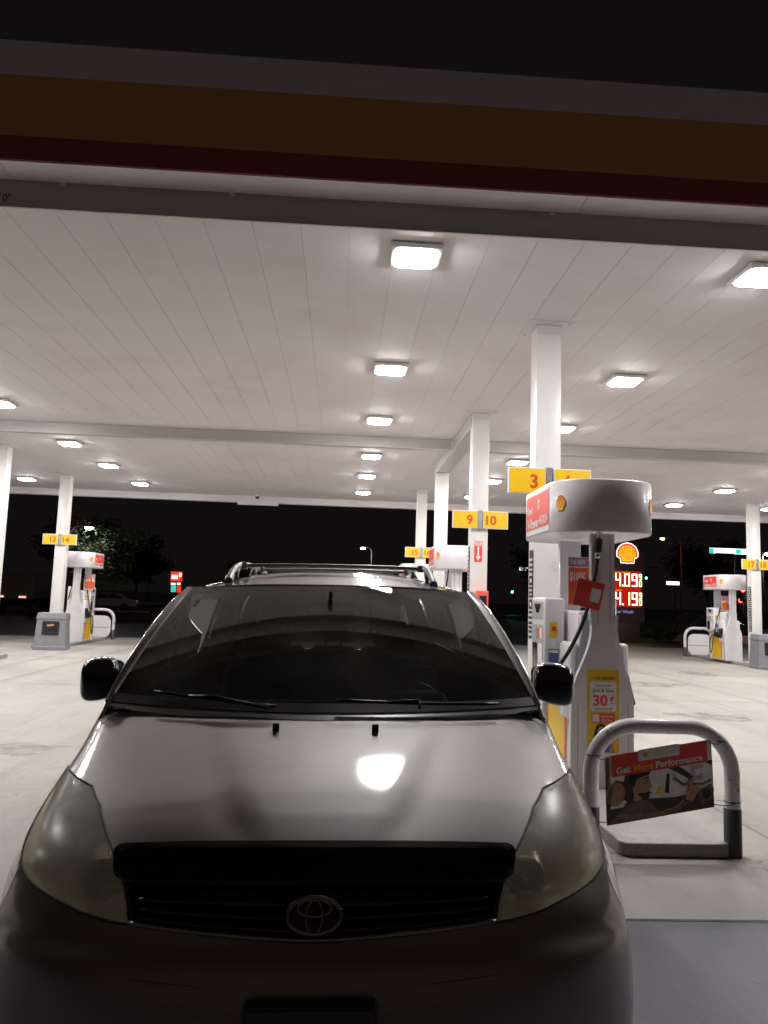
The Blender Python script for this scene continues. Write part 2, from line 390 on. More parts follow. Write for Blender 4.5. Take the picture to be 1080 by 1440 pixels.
def oil():
    m, nt, out = newmat('oil_stain'); g = N(nt, 'ShaderNodeNewGeometry')
    b = N(nt, 'ShaderNodeBsdfPrincipled', Roughness=.45); b.inputs['Base Color'].default_value = (.07, .062, .055, 1); tr = N(nt, 'ShaderNodeBsdfTransparent')
    n1 = N(nt, 'ShaderNodeTexNoise', Scale=4.5, Detail=9., Roughness=.7); nt.links.new(g.outputs['Position'], n1.inputs['Vector'])
    mr = N(nt, 'ShaderNodeMapRange'); nt.links.new(n1.outputs[0], mr.inputs[0])
    for k, v in zip((1, 2, 3, 4), (.42, .70, .0, .48)): mr.inputs[k].default_value = v
    mx = N(nt, 'ShaderNodeMixShader'); nt.links.new(mr.outputs[0], mx.inputs[0]); nt.links.new(tr.outputs[0], mx.inputs[1]); nt.links.new(b.outputs[0], mx.inputs[2]); nt.links.new(mx.outputs[0], out.inputs[0]); return m
M['oil'] = oil()
M['joint'] = ground_mat('joint_filler', (.06, .058, .056), stain=(.03, .03, .03))
# ------------------------------------------------------------------ camera
CR = ((0.99784113, 0.03890257, 0.05291197), (-0.05691176, 0.11015179, 0.99228405), (0.03277405, -0.99315315, 0.112128))
cam = bpy.data.cameras.new('camera'); co = bpy.data.objects.new('camera', cam); COL.objects.link(co)
cam.sensor_fit = 'VERTICAL'; cam.sensor_height = 36; cam.lens = 36 * 1081 / 1440; cam.clip_start = .05; cam.clip_end = 2000
co.matrix_world = Matrix(((CR[0][0], -CR[0][1], -CR[0][2], 0), (CR[1][0], -CR[1][1], -CR[1][2], 0), (CR[2][0], -CR[2][1], -CR[2][2], 1.6), (0, 0, 0, 1)))
sc.camera = co
# ------------------------------------------------------------------ night sky
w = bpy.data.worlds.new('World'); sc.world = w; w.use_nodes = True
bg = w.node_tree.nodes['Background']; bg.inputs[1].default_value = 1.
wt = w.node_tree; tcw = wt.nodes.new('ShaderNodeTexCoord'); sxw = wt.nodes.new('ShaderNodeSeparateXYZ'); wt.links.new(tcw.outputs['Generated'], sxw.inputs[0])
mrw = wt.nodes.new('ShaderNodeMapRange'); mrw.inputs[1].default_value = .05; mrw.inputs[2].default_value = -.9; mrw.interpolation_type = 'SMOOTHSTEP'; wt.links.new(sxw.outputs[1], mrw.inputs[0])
mxw = wt.nodes.new('ShaderNodeMix'); mxw.data_type = 'RGBA'; mxw.inputs[6].default_value = (.0056, .0043, .0046, 1); mxw.inputs[7].default_value = (.038, .025, .0215, 1)   # warm glow added to the unseen sky behind the camera, lifts facing surfaces
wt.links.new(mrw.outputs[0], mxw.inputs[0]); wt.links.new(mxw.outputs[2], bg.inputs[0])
# ------------------------------------------------------------------ ground
LX = lambda x: 28.3 + .19 * x                     # far edge of the concrete
mb = MB(); mb.poly([(-700, -300, -.012), (700, -300, -.012), (700, 1400, -.012), (-700, 1400, -.012)])
structure(mb.build('ground', M['asphalt'], recalc=False))
mb = MB(); mb.poly([(-40, 4.09, 0), (45, 4.09, 0), (45, LX(45), 0), (-40, LX(-40), 0)])
structure(mb.build('forecourt', M['concrete'], recalc=False))
mb = MB(); mb.poly([(-40, -40, -.001), (45, -40, -.001), (45, 4.087, -.001), (-40, 4.087, -.001)])
structure(mb.build('pavement', M['pad'], recalc=False))
mb = MB()
for x0, x1, y0 in ((-80, -14, 58), (17, 95, 57)):
    mb.box(x0, x1, y0, y0 + .3, -.02, .13)
structure(mb.build('kerb', M['kerb']))
mb = MB(); mb.poly([(-80, 58.3, .11), (-14, 58.3, .11), (-14, 90, .11), (-80, 90, .11)]); mb.poly([(17, 57.3, .11), (95, 57.3, .11), (95, 90, .11), (17, 90, .11)])
structure(mb.build('verge', M['soil'], recalc=False))
# pale lane stripe on the street
mb = MB(); mb.poly([(-60, 50.0, -.006), (-11, 50.0, -.006), (-11, 50.25, -.006), (-60, 50.25, -.006)])
structure(mb.build('road_marking', M['kerb'], recalc=False))

# old oil and grime on the concrete, dark joint along the paving
R0 = random.Random(21); mb = MB()
for (cx, cy, r) in ((2.64, 5.1, .17), (1.72, 5.08, .16), (1.2, 8.6, .3), (-3.2, 8.0, .45), (-2.2, 12.5, .5), (4.6, 7.4, .4), (5.6, 11.5, .55), (-4.6, 5.6, .35), (3.4, 4.7, .22), (6.5, 16, .7), (-3.6, 17, .7), (9, 19, .6), (3.3, 6.6, .16), (2.9, 4.98, .3)):
    n = 26; ph = [R0.uniform(0, 6.28) for _ in range(4)]
    mb.poly([(cx + r * (1 + .22 * math.sin(2 * t + ph[0]) + .16 * math.sin(3 * t + ph[1]) + .1 * math.sin(7 * t + ph[2])) * math.cos(t), cy + r * .8 * (1 + .22 * math.sin(2 * t + ph[3]) + .14 * math.sin(5 * t + ph[1])) * math.sin(t), .003) for t in [2 * PI * i / n for i in range(n)]])
o_ = mb.build('oil_stains', M['oil'], recalc=False); o_['kind'] = 'stuff'
mb = MB(); mb.poly([(-40, 4.075, .0012), (45, 4.075, .0012), (45, 4.101, .0012), (-40, 4.101, .0012)]); structure(mb.build('paving_joint', M['joint'], recalc=False))
# ------------------------------------------------------------------ canopy
ZC = 4.75; X0, X1, YF, YB = -13.6, 17.4, 5.3, 25.1
can = thing('fuel_canopy', 'wide flat white canopy with yellow and red fascia roofing all the pumps', 'canopy', (2.2, 15.2, 0))
CO = (2.2, 15.2, 0)
mb = MB(); x = -.045 - .414 * 33
while x < X1 - .1:
    mb.box(max(x + .002, X0 + .15), min(x + .412, X1 - .15), YF + .27, YB - .27, ZC, ZC + .005); x += .414
mb.box(X0 + .15, X1 - .15, YF + .27, YB - .27, ZC + .006, ZC + .06, 1)
mb.build('ceiling_panels', [M['ceil'], M['groove']], can, CO)
mb = MB()   # fascia ring with its bands, slightly uneven joints
for a, b, mi in ((4.62, 4.80, 2), (4.80, 5.265, 1), (5.265, 5.53, 0)):
    mb.box(X0, X1, YF, YF + .06, a, b, mi); mb.box(X0, X1, YB - .06, YB, a, b, mi)
    mb.box(X0, X0 + .06, YF + .06, YB - .06, a, b, mi); mb.box(X1 - .06, X1, YF + .06, YB - .06, a, b, mi)
mb.build('fascia', [M['band_white'], M['band_yellow'], M['band_red']], can, CO)
for ya, yb, za in ((YF + .012, YF + .27, 4.612), (YB - .27, YB - .012, 4.555)):
    x = X0 + .06
    for x2 in (-7.2, -2.55, 1.72, 5.4, 9.7, 14.0, X1 - .06):
        mb = MB(); mb.box(x + .003, x2 - .003, ya, yb, za, 4.66); mb.build('soffit_strip', M['soffit'], can, CO); x = x2
for q in (-2.2, -.95, 1.5, 3.4):
    mb = MB(); mb.box(q, q + .04, YF + .255, YF + .267, 4.585, 4.611); mb.box(q, q + .04, YF + .2, YF + .255, 4.604, 4.611); mb.build('clip', M['soffit'], can, CO)
mb = MB(); mb.box(X0 + .1, X1 - .1, YF + .27, YF + .29, 4.40, ZC); 
fr = Fr((-2.555, YF + .268, 4.47), (1, 0, 0), (0, 0, 1)); mb.text(fr, 'CLEARANCE 14\'-10"', 0, 0, .055, .0, 1, 'R', .01)
mb.build('front_beam', [M['beam'], M['ink']], can, CO)
mb = MB(); mb.box(X0 + .1, X1 - .1, YB - .29, YB - .27, 4.55, ZC); mb.box(X0 + .12, X0 + .14, YF + .3, YB - .3, 4.45, ZC); mb.box(X1 - .14, X1 - .12, YF + .3, YB - .3, 4.45, ZC)
mb.build('rear_beam', M['ceil'], can, CO)
mb = MB()
mb.box(-13.3, 2.07, 14.80, 14.816, 4.55, ZC - .002); mb.box(-13.3, 2.07, 14.72, 14.90, 4.535, 4.55)
mb.box(2.43, 17.0, 14.80, 14.816, 4.55, ZC - .002); mb.box(2.43, 17.0, 14.72, 14.90, 4.535, 4.55)
mb.build('cross_beam', M['beam'], can, CO)
mb = MB(); mb.box(2.10, 2.40, 12.66, 17.46, 4.52, ZC - .002); mb.build('spine_beam', M['beam'], can, CO)
mb = MB(); mb.box(-3.4, -2.1, YB - .34, YB - .30, 4.46, 4.76); mb.build('access_cover', M['ceil'], can, CO)
mb = MB(); mb.box(X0 + .07, X1 - .07, YF + .07, YB - .07, 5.45, 5.47); mb.build('roof_deck', M['beam'], can, CO)
def column(x, y):
    mb = MB(); mb.rbox(x - .14, x + .14, y - .14, y + .14, .0, ZC - .015, .012, 0, 2)
    mb.box(x - .19, x + .19, y - .19, y + .19, .10, .13, 0)
    c = mb.build('column', M['white'], can, CO)
    mb = MB(); mb.box(x - .26, x + .26, y - .26, y + .26, ZC - .012, ZC - .002)
    for sx in (-1, 1):
        for sy in (-1, 1): mb.cyl((x + sx * .21, y + sy * .21, ZC - .026), (x + sx * .21, y + sy * .21, ZC - .012), .016, 0, 6)
    mb.box(x - .145, x + .145, y - .143, y - .141, ZC - .12, ZC - .016)
    cp = mb.build('cap_plate', M['ceil'], c, CO)
    return c
ROWX = (-7.8, 2.25, 12.2); COLY = (8.44, 12.64, 17.5, 21.9)
for cx in ROWX:
    for cy in COLY: column({(-7.8, 17.5): -7.67, (12.2, 21.9): 12.06}.get((cx, cy), cx), cy)

# ceiling lamps
lamp = thing('ceiling_light', '', 'light', (0, 0, ZC))
mb = MB(); mb.rbox(-.235, .235, -.235, .235, -.05, -.003, .02); mb.build('lamp_housing', M['lampbody'], lamp)
mb = MB(); sq = [rrect(-h_, -h_, h_, h_, .06) for h_ in (.195, .18, .13)]
for q_, z_ in zip(range(3), (-.052, -.066, -.080)): mb.v += [Vector((a_, b_, z_)) for a_, b_ in sq[q_]]
n_ = len(sq[0])
for k_ in range(2):
    for i_ in range(n_): mb.f.append([k_ * n_ + i_, k_ * n_ + (i_ + 1) % n_, (k_ + 1) * n_ + (i_ + 1) % n_, (k_ + 1) * n_ + i_]); mb.m.append(0); mb.sm.append(False)
mb.f.append(list(range(2 * n_, 3 * n_))); mb.m.append(0); mb.sm.append(False); mb.build('lens', M['lens'], lamp)
rows = [(-9.2, 'the far left lamp row beyond the left columns'), (-5.95, 'the left lamp row between left columns and van'), (.57, 'the lamp row running above the van'),
        (3.83, 'the lamp row right of the 3 and 4 column'), (10.0, 'the lamp row left of the 17 and 18 column'), (13.0, 'the far right lamp row beyond the 17 and 18 column')]
first = True
for lx, rn in rows:
    for ly, on in zip((6.7, 10.2, 13.25, 16.7, 19.5, 22.6), ('nearest', 'second', 'third', 'fourth', 'fifth', 'farthest')):
        o = lamp if first else dup(lamp); first = False
        o.location = (lx, ly, ZC); tag(o, 'square ceiling lamp, %s in %s' % (on, rn), 'light', 'canopy ceiling lights')
# dome camera under the far fascia
cd = thing('dome_camera', 'small dark dome camera hanging from the ceiling near the far canopy edge', 'camera', (-2.74, 24.4, ZC))
mb = MB(); mb.cyl((0, 0, -.06), (0, 0, 0), .07, 0); mb.build('mount', M['white'], cd)
mb = MB(); mb.lathe((0, 0, -.06), (0, 0, -1), [(.075, 0), (.07, .03), (.05, .06), (.02, .078), (0, .08)], 0, 16); mb.build('dome', M['gloss_black'], cd)

# ------------------------------------------------------------------ number signs
def numsign(x, y, a, b, label, z0=2.795, z1=3.085):
    t = thing('pump_number_sign', label, 'sign', (x, y, 0), 'pump number signs on the columns')
    mb = MB(); mb.box(-.035, .035, -.03, .02, z0 - .01, z1 + .01); mb.box(-.3, .3, .0, .018, z0 + .05, z0 + .09); mb.box(-.3, .3, .0, .018, z1 - .09, z1 - .05); mb.build('bracket', M['steel'], t)
    for k, n in ((-1, a), (1, b)):
        x0, x1 = (-.46, -.045) if k < 0 else (.045, .46)
        mb = MB(); mb.rbox(x0, x1, -.05, -.002, z0, z1, .006, 0, 1, smooth=False)
        fr = Fr(((x0 + x1) / 2, -.05, (z0 + z1) / 2), (1, 0, 0), (0, 0, 1))
        mb.frect(fr, -.195, -.133, .195, .133, .002, 1)
        p = mb.build('number_panel', [M['white'], M['yellow']], t); p['label'] = 'yellow panel with red number %s' % n
        mb = MB(); mb.text(fr, n, -k * .075, 0, .155, .004, 0, 'C', .03); mb.build('numeral', M['numred'], p)
for (cx, cy, a, b, lb) in ((2.25, 8.28, '3', '4', 'yellow pump number sign reading 3 and 4 on the nearest column'), (2.25, 12.48, '9', '10', 'yellow pump number sign reading 9 and 10 on the column'),
        (2.25, 21.74, '15', '16', 'yellow pump number sign reading 15 and 16, small behind the van roof'), (-7.8, 21.74, '13', '14', 'yellow pump number sign reading 13 and 14 on the left column'),
        (12.06, 21.74, '17', '18', 'yellow pump number sign reading 17 and 18 on the right column')):
    numsign(cx, cy, a, b, lb)
# warning strips down the left faces of columns
def strip(x, y, z0, z1, label):
    mb = MB(); fr = Fr((x - .142, y, 0), (0, -1, 0), (0, 0, 1))
    mb.prism(fr, [(-.085, z0), (.085, z0), (.085, z1), (-.085, z1)], .0, .003, 0)
    z = z0 + .02
    R_ = random.Random(3)
    while z < z1 - .03:
        h = R_.choice((.035, .05, .05, .07, .04)); 
        if z + h > z1 - .01: break
        mb.frect(fr, -.08, z, .08, z + h, .005, 1)
        if h > .06: mb.ell(fr, 0, z + h / 2, .035, h * .36, .007, 2)
        else:
            for q in (-.055, -.02, .015, .05): mb.frect(fr, q - .012, z + .01, q + .014, z + h - .01, .007, 2)
        z += h + .008
    tag(mb.build('warning_strip', [M['ink'], M['black'], M['plight']], org=(x - .142, y, z0)), label, 'sign', 'warning strips on the columns')
strip(2.25, 8.44, 1.22, 2.19, 'black and white safety notice strip on the nearest column behind the front pump')
strip(2.25, 12.64, 1.2, 2.5, 'black and white safety notice strip on the 9 and 10 column')
strip(12.06, 21.9, 1.0, 2.3, 'black and white safety notice strip on the 17 and 18 column')
# fire extinguisher sign and cabinet on the second column
mb = MB(); fr = Fr((2.235, 12.498, 2.42), (1, 0, 0), (0, 0, 1)); mb.prism(fr, [(-.065, -.17), (.065, -.17), (.065, .17), (-.065, .17)], 0, .004, 0)
mb.frect(fr, -.055, .09, .055, .16, .006, 1); mb.text(fr, 'FIRE', 0, .14, .028, .008, 2, 'C', .02, .085); mb.text(fr, 'EXTINGUISHER', 0, .108, .02, .008, 2, 'C', .01, .095)
mb.fpoly(fr, [(-.014, .075), (.014, .075), (.014, -.075), (.04, -.075), (0, -.15), (-.04, -.075), (-.014, -.075)], .006, 1)
tag(mb.build('fire_sign', [M['red'], M['plight'], M['red']], org=(2.235, 12.498, 2.42)), 'small red sign with white down arrow on the 9 and 10 column', 'sign')
fe = thing('extinguisher_cabinet', 'red fire extinguisher cabinet on the 9 and 10 column, above the van shoulder', 'cabinet', (2.29, 12.4, 1.26))
mb = MB(); mb.rbox(-.09, .09, -.1, .095, 0, .52, .012); mb.build('case', M['red'], fe)
mb = MB(); mb.rbox(-.06, .06, -.108, -.101, .08, .44, .003, smooth=False); mb.build('window', M['screen'], fe)
# ------------------------------------------------------------------ islands
def island(x, y0, y1, label):
    mb = MB(); fr = Fr((0, 0, 0), (1, 0, 0), (0, 1, 0)); mb.prism(fr, rrect(x - .37, y0, x + .37, y1, .07), 0, .09)
    tag(mb.build('pump_island', M['island'], org=(x, (y0 + y1) / 2, 0), bevel=.012), label, 'island', 'concrete pump islands')
island(2.24, 5.06, 9.3, 'low concrete island under the nearest pump and bollard')
island(2.24, 12.1, 18.1, 'low concrete island of the middle pump behind the van')
island(2.24, 21.1, 25.4, 'low concrete island under the 15 and 16 column')
island(-7.8, 21.2, 25.5, 'low concrete island under the left 13 and 14 pump')
island(12.2, 21.2, 25.5, 'low concrete island under the right 17 and 18 pump')
island(-7.8, 12.1, 18.1, 'low concrete island of the cut off column at the left edge')

# ------------------------------------------------------------------ fuel pump (modelled round its own base)
def bottle(half, z0, zs, ze, zn, neck, n=10):
    R_ = [(half, z0), (half, zs)]
    for i in range(1, n + 1):
        t = i / n; k = t * t * (3 - 2 * t); R_.append((half + (neck - half) * k, zs + (ze - zs) * t))
    R_.append((neck * 1.05, zn)); return R_ + [(-a, b) for a, b in reversed(R_)]
def make_pump():
    t = thing('fuel_pump', '', 'fuel pump', (0, 0, 0), 'fuel pumps')
    zb = .09
    mb = MB(); mb.rbox(-.225, .225, -.40, .40, zb, 1.12, .015, 0, 2); mb.rbox(-.17, .17, -.36, .36, 1.12, 1.55, .02, 0, 2)
    for sx in (-1, 1):                                            # printed lower doors
        fr = Fr((sx * .225, 0, 0), (0, sx, 0), (0, 0, 1)); s = sx
        a = lambda v: v * s
        def rc(y0, y1, z0, z1, k, m): mb.frect(fr, min(a(y0), a(y1)), z0, max(a(y0), a(y1)), z1, k, m)
        rc(-.385, .385, .14, .80, .002, 1); rc(-.20, .385, .14, .80, .004, 2); rc(-.23, -.17, .14, .80, .006, 3)
        shell_mark(mb, fr, a(-.31), .62, .05, .005, 2, 3)
    mb.build('cabinet_body', [M['pumpwhite'], M['white'], M['yellow'], M['red']], t)
    for e in (-1, 1):                                             # bottle shaped end claddings
        mb = MB(); fr = Fr((0, e * .43, 0), (-e * 1, 0, 0), (0, 0, 1))
        mb.prism(fr, bottle(.265, zb, .80, 1.40, 2.22, .096), -.0, .075, 0, True)
        fr2 = Fr((0, e * .43, 0), (-e, 0, 0), (0, 0, 1))
        mb.prism(fr2, bottle(.20, 1.0, 1.1, 1.42, 1.52, .155), -.07, -.002, 1, True)
        for q in (-.045, .06): mb.frect(fr, q - .003, 1.45, q + .003, 2.2, .077, 2)
        for q in (-.215, .215): mb.frect(fr, q - .002, zb + .05, q + .002, .78, .077, 2)
        c = mb.build('end_cladding', [M['pumpsilver'], M['lgrey'], M['grey']], t)
    # side consoles with displays
    for sx in (-1, 1):
        mb = MB(); xo = .385 if sx < 0 else .285; x0, x1 = sorted((sx * .20, sx * xo)); mb.rbox(x0, x1, -.06, .42, .93, 1.66, .02, 0, 2)
        x0, x1 = sorted((sx * .18, sx * .26)); mb.rbox(x0, x1, -.42, -.09, .62, 1.28, .03, 0, 2)
        c = mb.build('display_console', M['pumpwhite'], t)
        fr = Fr((sx * xo, .18, 0), (0, sx, 0), (0, 0, 1)); s = sx
        mb = MB()
        mb.frect(fr, -.2, 1.46, .2, 1.62, .002, 0); mb.fpoly(fr, [(-.12, 1.6), (.12, 1.6), (.05, 1.52), (-.05, 1.52)], .004, 1)
        mb.frect(fr, -.2, 1.10, .2, 1.41, .002, 0)
        mb.frect(fr, -.16, 1.26, -.04, 1.38, .004, 2); mb.frect(fr, -.02, 1.28, .06, 1.38, .004, 3); mb.frect(fr, .08, 1.28, .16, 1.38, .004, 4)
        mb.frect(fr, -.17, 1.0, .0, 1.24, .005, 1); mb.frect(fr, .03, 1.03, .17, 1.24, .005, 4)
        for i, q in enumerate((-.14, -.07, 0, .07)): mb.frect(fr, q, .945, q + .045, .985, .004, (5, 5, 6, 4)[i])
        mb.build('display', [M['lgrey'], M['screen'], M['teal'], M['orange'], M['plight'], M['yellow'], M['red']], c)
        # the console's end facing along the island carries stickers
        fr = Fr((sx * (xo - .085), -.06, 0), (1, 0, 0), (0, 0, 1)); mb = MB()
        mb.frect(fr, -.035, 1.30, .035, 1.44, .002, 0); mb.frect(fr, -.02, 1.36, .02, 1.40, .004, 1)
        mb.build('sticker', [M['yellow'], M['numred'], M['blue'], M['plight']], c); mb = MB()
        mb.frect(fr, -.045, .97, .045, 1.20, .002, 2); mb.frect(fr, -.04, 1.165, .04, 1.19, .004, 3); mb.frect(fr, -.035, 1.0, .02, 1.05, .004, 3)
        mb.build('sticker', [M['yellow'], M['numred'], M['blue'], M['plight']], c)
        # sloping card reader on the shoulder
        fr = Fr((sx * .262, -.255, .95), (0, sx, 0), (-sx * .25, 0, 1)); mb = MB()
        mb.prism(fr, rrect(-.13, -.2, .13, .16, .03), .0, .02, 0); mb.frect(fr, -.09, -.14, .09, .04, .022, 1); mb.frect(fr, -.10, .17, .10, .26, .004, 2)
        mb.build('card_reader', [M['black'], M['screen'], M['yellow']], c)
    # stickers on the cladding edges (the faces that look sideways)
    for sx in (-1, 1):
        fr = Fr((sx * .102, -.468, 0), (0, sx, 0), (0, 0, 1)); mb = MB()
        mb.frect(fr, -.032, 1.60, .032, 1.78, .004, 0)
        for q in (1.63, 1.67, 1.71): mb.frect(fr, -.022, q, .022, q + .018, .006, 2)
        mb.build('neck_sticker', [M['tan'], M['teal'], M['ink'], M['plight']], t); mb = MB(); mb.frect(fr, -.032, 1.46, .032, 1.59, .004, 1)
        for q in (1.48, 1.53): mb.frect(fr, -.022, q, .022, q + .02, .006, 3)
        mb.build('neck_sticker', [M['tan'], M['teal'], M['ink'], M['plight']], t)
    # nozzle boots with nozzles
    for sx in (-1, 1):
        mb = MB(); mb.rbox(*sorted((sx * .23, sx * (.30 if sx < 0 else .27))), -.06, .12, .78, .93, .012, 0, 1)
        b = mb.build('nozzle_boot', M['black'], t); nx = sx if sx < 0 else .86
        mb = MB(); mb.tube(smooth_path([(nx * .31, .03, .98), (nx * .35, .0, 1.02), (nx * .37, -.07, 1.0), (nx * .36, -.16, .9)], 5), .017, 0, 8)
        mb.tube(smooth_path([(nx * .36, -.02, 1.0), (nx * .42, -.06, .95), (nx * .40, -.12, .90)], 4), .009, 0, 6)
        mb.build('nozzle', M['black'], b)
    # drum-shaped hood
    mb = MB(); out = []; fl, hw, ed = .40, .445, .33
    for i in range(25): a = PI + PI * i / 24; out.append((hw * abs(math.cos(a)) ** .78 * (1 if math.cos(a) > 0 else -1), -fl + ed * math.sin(a)))
    for i in range(25): a = PI * i / 24; out.append((hw * abs(math.cos(a)) ** .78 * (1 if math.cos(a) > 0 else -1), fl + ed * math.sin(a)))
    n = len(out); z0, z1 = 2.215, 2.665
    loops = [[(x * .93, y * .95, z0 + .035) for x, y in out], [(x * .965, y * .975, z0 + .003) for x, y in out], [(x * .985, y * .99, z0) for x, y in out], [(x, y, z0 + .012) for x, y in out], [(x, y, z1 - .012) for x, y in out], [(x * .985, y * .99, z1) for x, y in out]]
    vs = [p for l in loops for p in l]
    mb.add(vs, [(k * n + i, k * n + (i + 1) % n, (k + 1) * n + (i + 1) % n, (k + 1) * n + i) for k in range(5) for i in range(n)], 0, True)
    mb.add(loops[0], [list(range(n))], 1); mb.add(loops[5], [list(range(n))], 0)
    hood = mb.build('hood', [M['hoodsilver'], M['pumpwhite']], t)
    for sx in (-1, 1):
        fr = Fr((sx * hw, 0, (z0 + z1) / 2), (0, sx, 0), (0, 0, 1)); s = sx; mb = MB()
        mb.prism(fr, [(-.40, -.195), (.40, -.195), (.40, .195), (-.40, .195)], -.004, .003, 0)
        mb.frect(fr, -.395, -.145, .395, .17, .005, 1)
        mb.text(fr, 'Shell', -.36, .045, .07, .007, 0, 'L', .025, .2)
        mb.text(fr, 'V-Power', -.36, -.085, .095, .007, 0, 'L', .03, .42, .12); mb.text(fr, 'NiTRO+', .09, -.08, .08, .007, 0, 'L', .03, .27, .12)
        mb.ell(fr, .06, .07, .035, .05, .007, 0); mb.ell(fr, .06, .065, .015, .028, .009, 1)
        mb.build('grade_panel', [M['white'], M['red']], hood)
    for sx in (-1, 1):                                            # scallop marks on the hood's near and far shoulders
        for e in (-1, 1):
            def wrap(a, b, k):                                    # lay the mark on the rounded shoulder
                ang = rad(31.8) - a * 2.05 * (1 if sx * e < 0 else -1) * (-1)
                c_, s_ = max(math.cos(ang), 0), math.sin(ang); x_, y_ = hw * c_ ** .78, fl + ed * s_
                nx_, ny_ = .8, .6
                return Vector((sx * (x_ + nx_ * (k + .0015)), e * (y_ + ny_ * (k + .0015)), 2.455 + b))
            class WF: p = staticmethod(wrap)
            mb = MB(); shell_mark(mb, WF, 0, .0, .075, .001, 0, 1); mb.build('emblem', [M['yellow'], M['red']], hood, recalc=False)
    return t
proto = make_pump()
def hanging_hose(parent, sx):
    if sx > 0: sx = .84
    mb = MB(); mb.tube(smooth_path([(sx * .12, -.2, 2.22), (sx * .16, -.2, 1.9), (sx * .30, -.16, 1.4), (sx * .42, -.1, .75), (sx * .43, .02, .32), (sx * .41, .15, .38), (sx * .40, .12, .75), (sx * .36, -.1, .88)], 8), .014, 0, 8)
    return mb.build('hose', M['rubber'], parent)
PUMPS = [(2.245, 7.0, 'nearest fuel pump, with round white hood, behind the van right mirror'), (2.245, 15.35, 'fuel pump behind the 9 and 10 column, mostly hidden by the van'),
         (2.245, 23.4, 'farthest middle fuel pump, its hood just above the van roof rack'), (-7.62, 23.3, 'white fuel pump beside the 13 and 14 column at left'), (11.88, 23.3, 'white fuel pump left of the 17 and 18 column')]
pumps = []
for i, (px, py, lb) in enumerate(PUMPS):
    o = proto if i == 0 else dup(proto)
    o.location = (px, py, 0); tag(o, lb, 'fuel pump', 'fuel pumps'); pumps.append(o)
for i, o in enumerate(pumps):
    for sx in (() if i == 0 else (-1, 1)): hanging_hose(o, sx)
P0 = Vector((2.245, 7.0, 0))
# hose of the nearest pump, drawn tight towards the van's filler
mb = MB(); hp = smooth_path([(2.20, 6.46, 2.24), (2.195, 6.46, 2.15), (2.18, 6.45, 1.98), (2.115, 6.44, 1.66), (2.03, 6.47, 1.38), (1.90, 6.52, 1.12), (1.74, 6.55, .93), (1.5, 6.5, .80), (1.2, 6.4, .82), (1.03, 6.3, .93)], 8)
mb.tube(hp, .0165, 0, 10)
mb.cyl((2.197, 6.46, 2.17), (2.186, 6.455, 2.06), .03, 0, 12); mb.cyl((2.203, 6.46, 2.23), (2.197, 6.46, 2.17), .022, 1, 12); mb.cyl((2.186, 6.455, 2.06), (2.18, 6.45, 2.0), .021, 1, 12)
hose = mb.build('hose', [M['rubber'], M['chrome']], pumps[0], P0)
mb = MB(); mb.tube(smooth_path([(1.06, 6.32, .90), (1.02, 6.29, .97), (.96, 6.27, .98), (.9, 6.26, .96)], 5), .02, 0, 8); mb.tube(smooth_path([(1.05, 6.32, .9), (1.0, 6.29, .86), (.96, 6.28, .93)], 4), .009, 0, 6)
mb.build('nozzle', M['black'], hose, P0)
# red tag hung on that hose (its code square left plain)
a = rad(-13); fr = Fr((2.09, 6.40, 1.695), (math.cos(a), -.10, math.sin(a)), (-math.sin(a), 0, math.cos(a))); mb = MB()
mb.prism(fr, rrect(-.115, -.115, .115, .115, .012), -.002, .002, 0)
mb.frect(fr, .015, -.055, .095, .06, .004, 1, .008)
mb.text(fr, 'REWARDS', .055, .085, .014, .004, 2, 'C', .01, .08)
shell_mark(mb, fr, -.055, .055, .034, .004, 3, 3); mb.text(fr, 'Save', -.055, -.005, .022, .004, 2, 'C', .02, .07); mb.text(fr, 'every fill', -.055, -.045, .016, .004, 2, 'C', .01, .08); mb.text(fr, 'up', -.055, -.08, .012, .004, 2, 'C', .01, .03)
tag(mb.build('hose_tag', [M['red'], M['plight'], M['orange'], M['orange']], org=(2.09, 6.40, 1.695)), 'small red square tag hanging tilted on the nearest pump hose', 'tag')
# promo cards on the nearest pump: purple header over an orange card
def promo(px, py, full, label):
    mb = MB()
    fr = Fr((px - .155, py - .20, 0), (1, 0, 0), (0, 0, 1))
    mb.prism(fr, [(-.06, 1.58), (.22, 1.58), (.22, 1.80), (.22, 2.03), (-.06, 2.03)], 0, .008, 0)
    mb.frect(fr, -.058, 1.60, .218, 1.935, .010, 1, .02); mb.frect(fr, -.058, 1.945, .218, 2.025, .010, 2)
    mb.text(fr, '$100K', .03, 1.86, .075, .012, 0, 'C', .03, .15); mb.frect(fr, .14, 1.82, .20, 1.91, .012, 0, .008)
    for q in (1.70, 1.66, 1.63): mb.frect(fr, -.03, q, .13, q + .012, .012, 3)
    mb.text(fr, 'THE NEW', .025, 1.985, .045, .012, 0, 'C', .02, .145); mb.text(fr, '21', .155, 1.985, .055, .012, 0, 'C', .02, .07)
    return tag(mb.build('promo_card', [M['plight'], M['orange'], M['purple'], M['tan']], org=(px - .19, py - .2, 1.6)), label, 'sign', 'promotional cards on the pumps')
promo(2.245, 7.0, True, 'purple and orange promotional card reading $100K on the nearest pump')
promo(11.88, 23.3, False, 'tiny purple and orange card on the 17 and 18 pump')
o = promo(-7.62, 23.3, False, 'tiny purple and orange card on the 13 and 14 pump'); o.location.x += .36
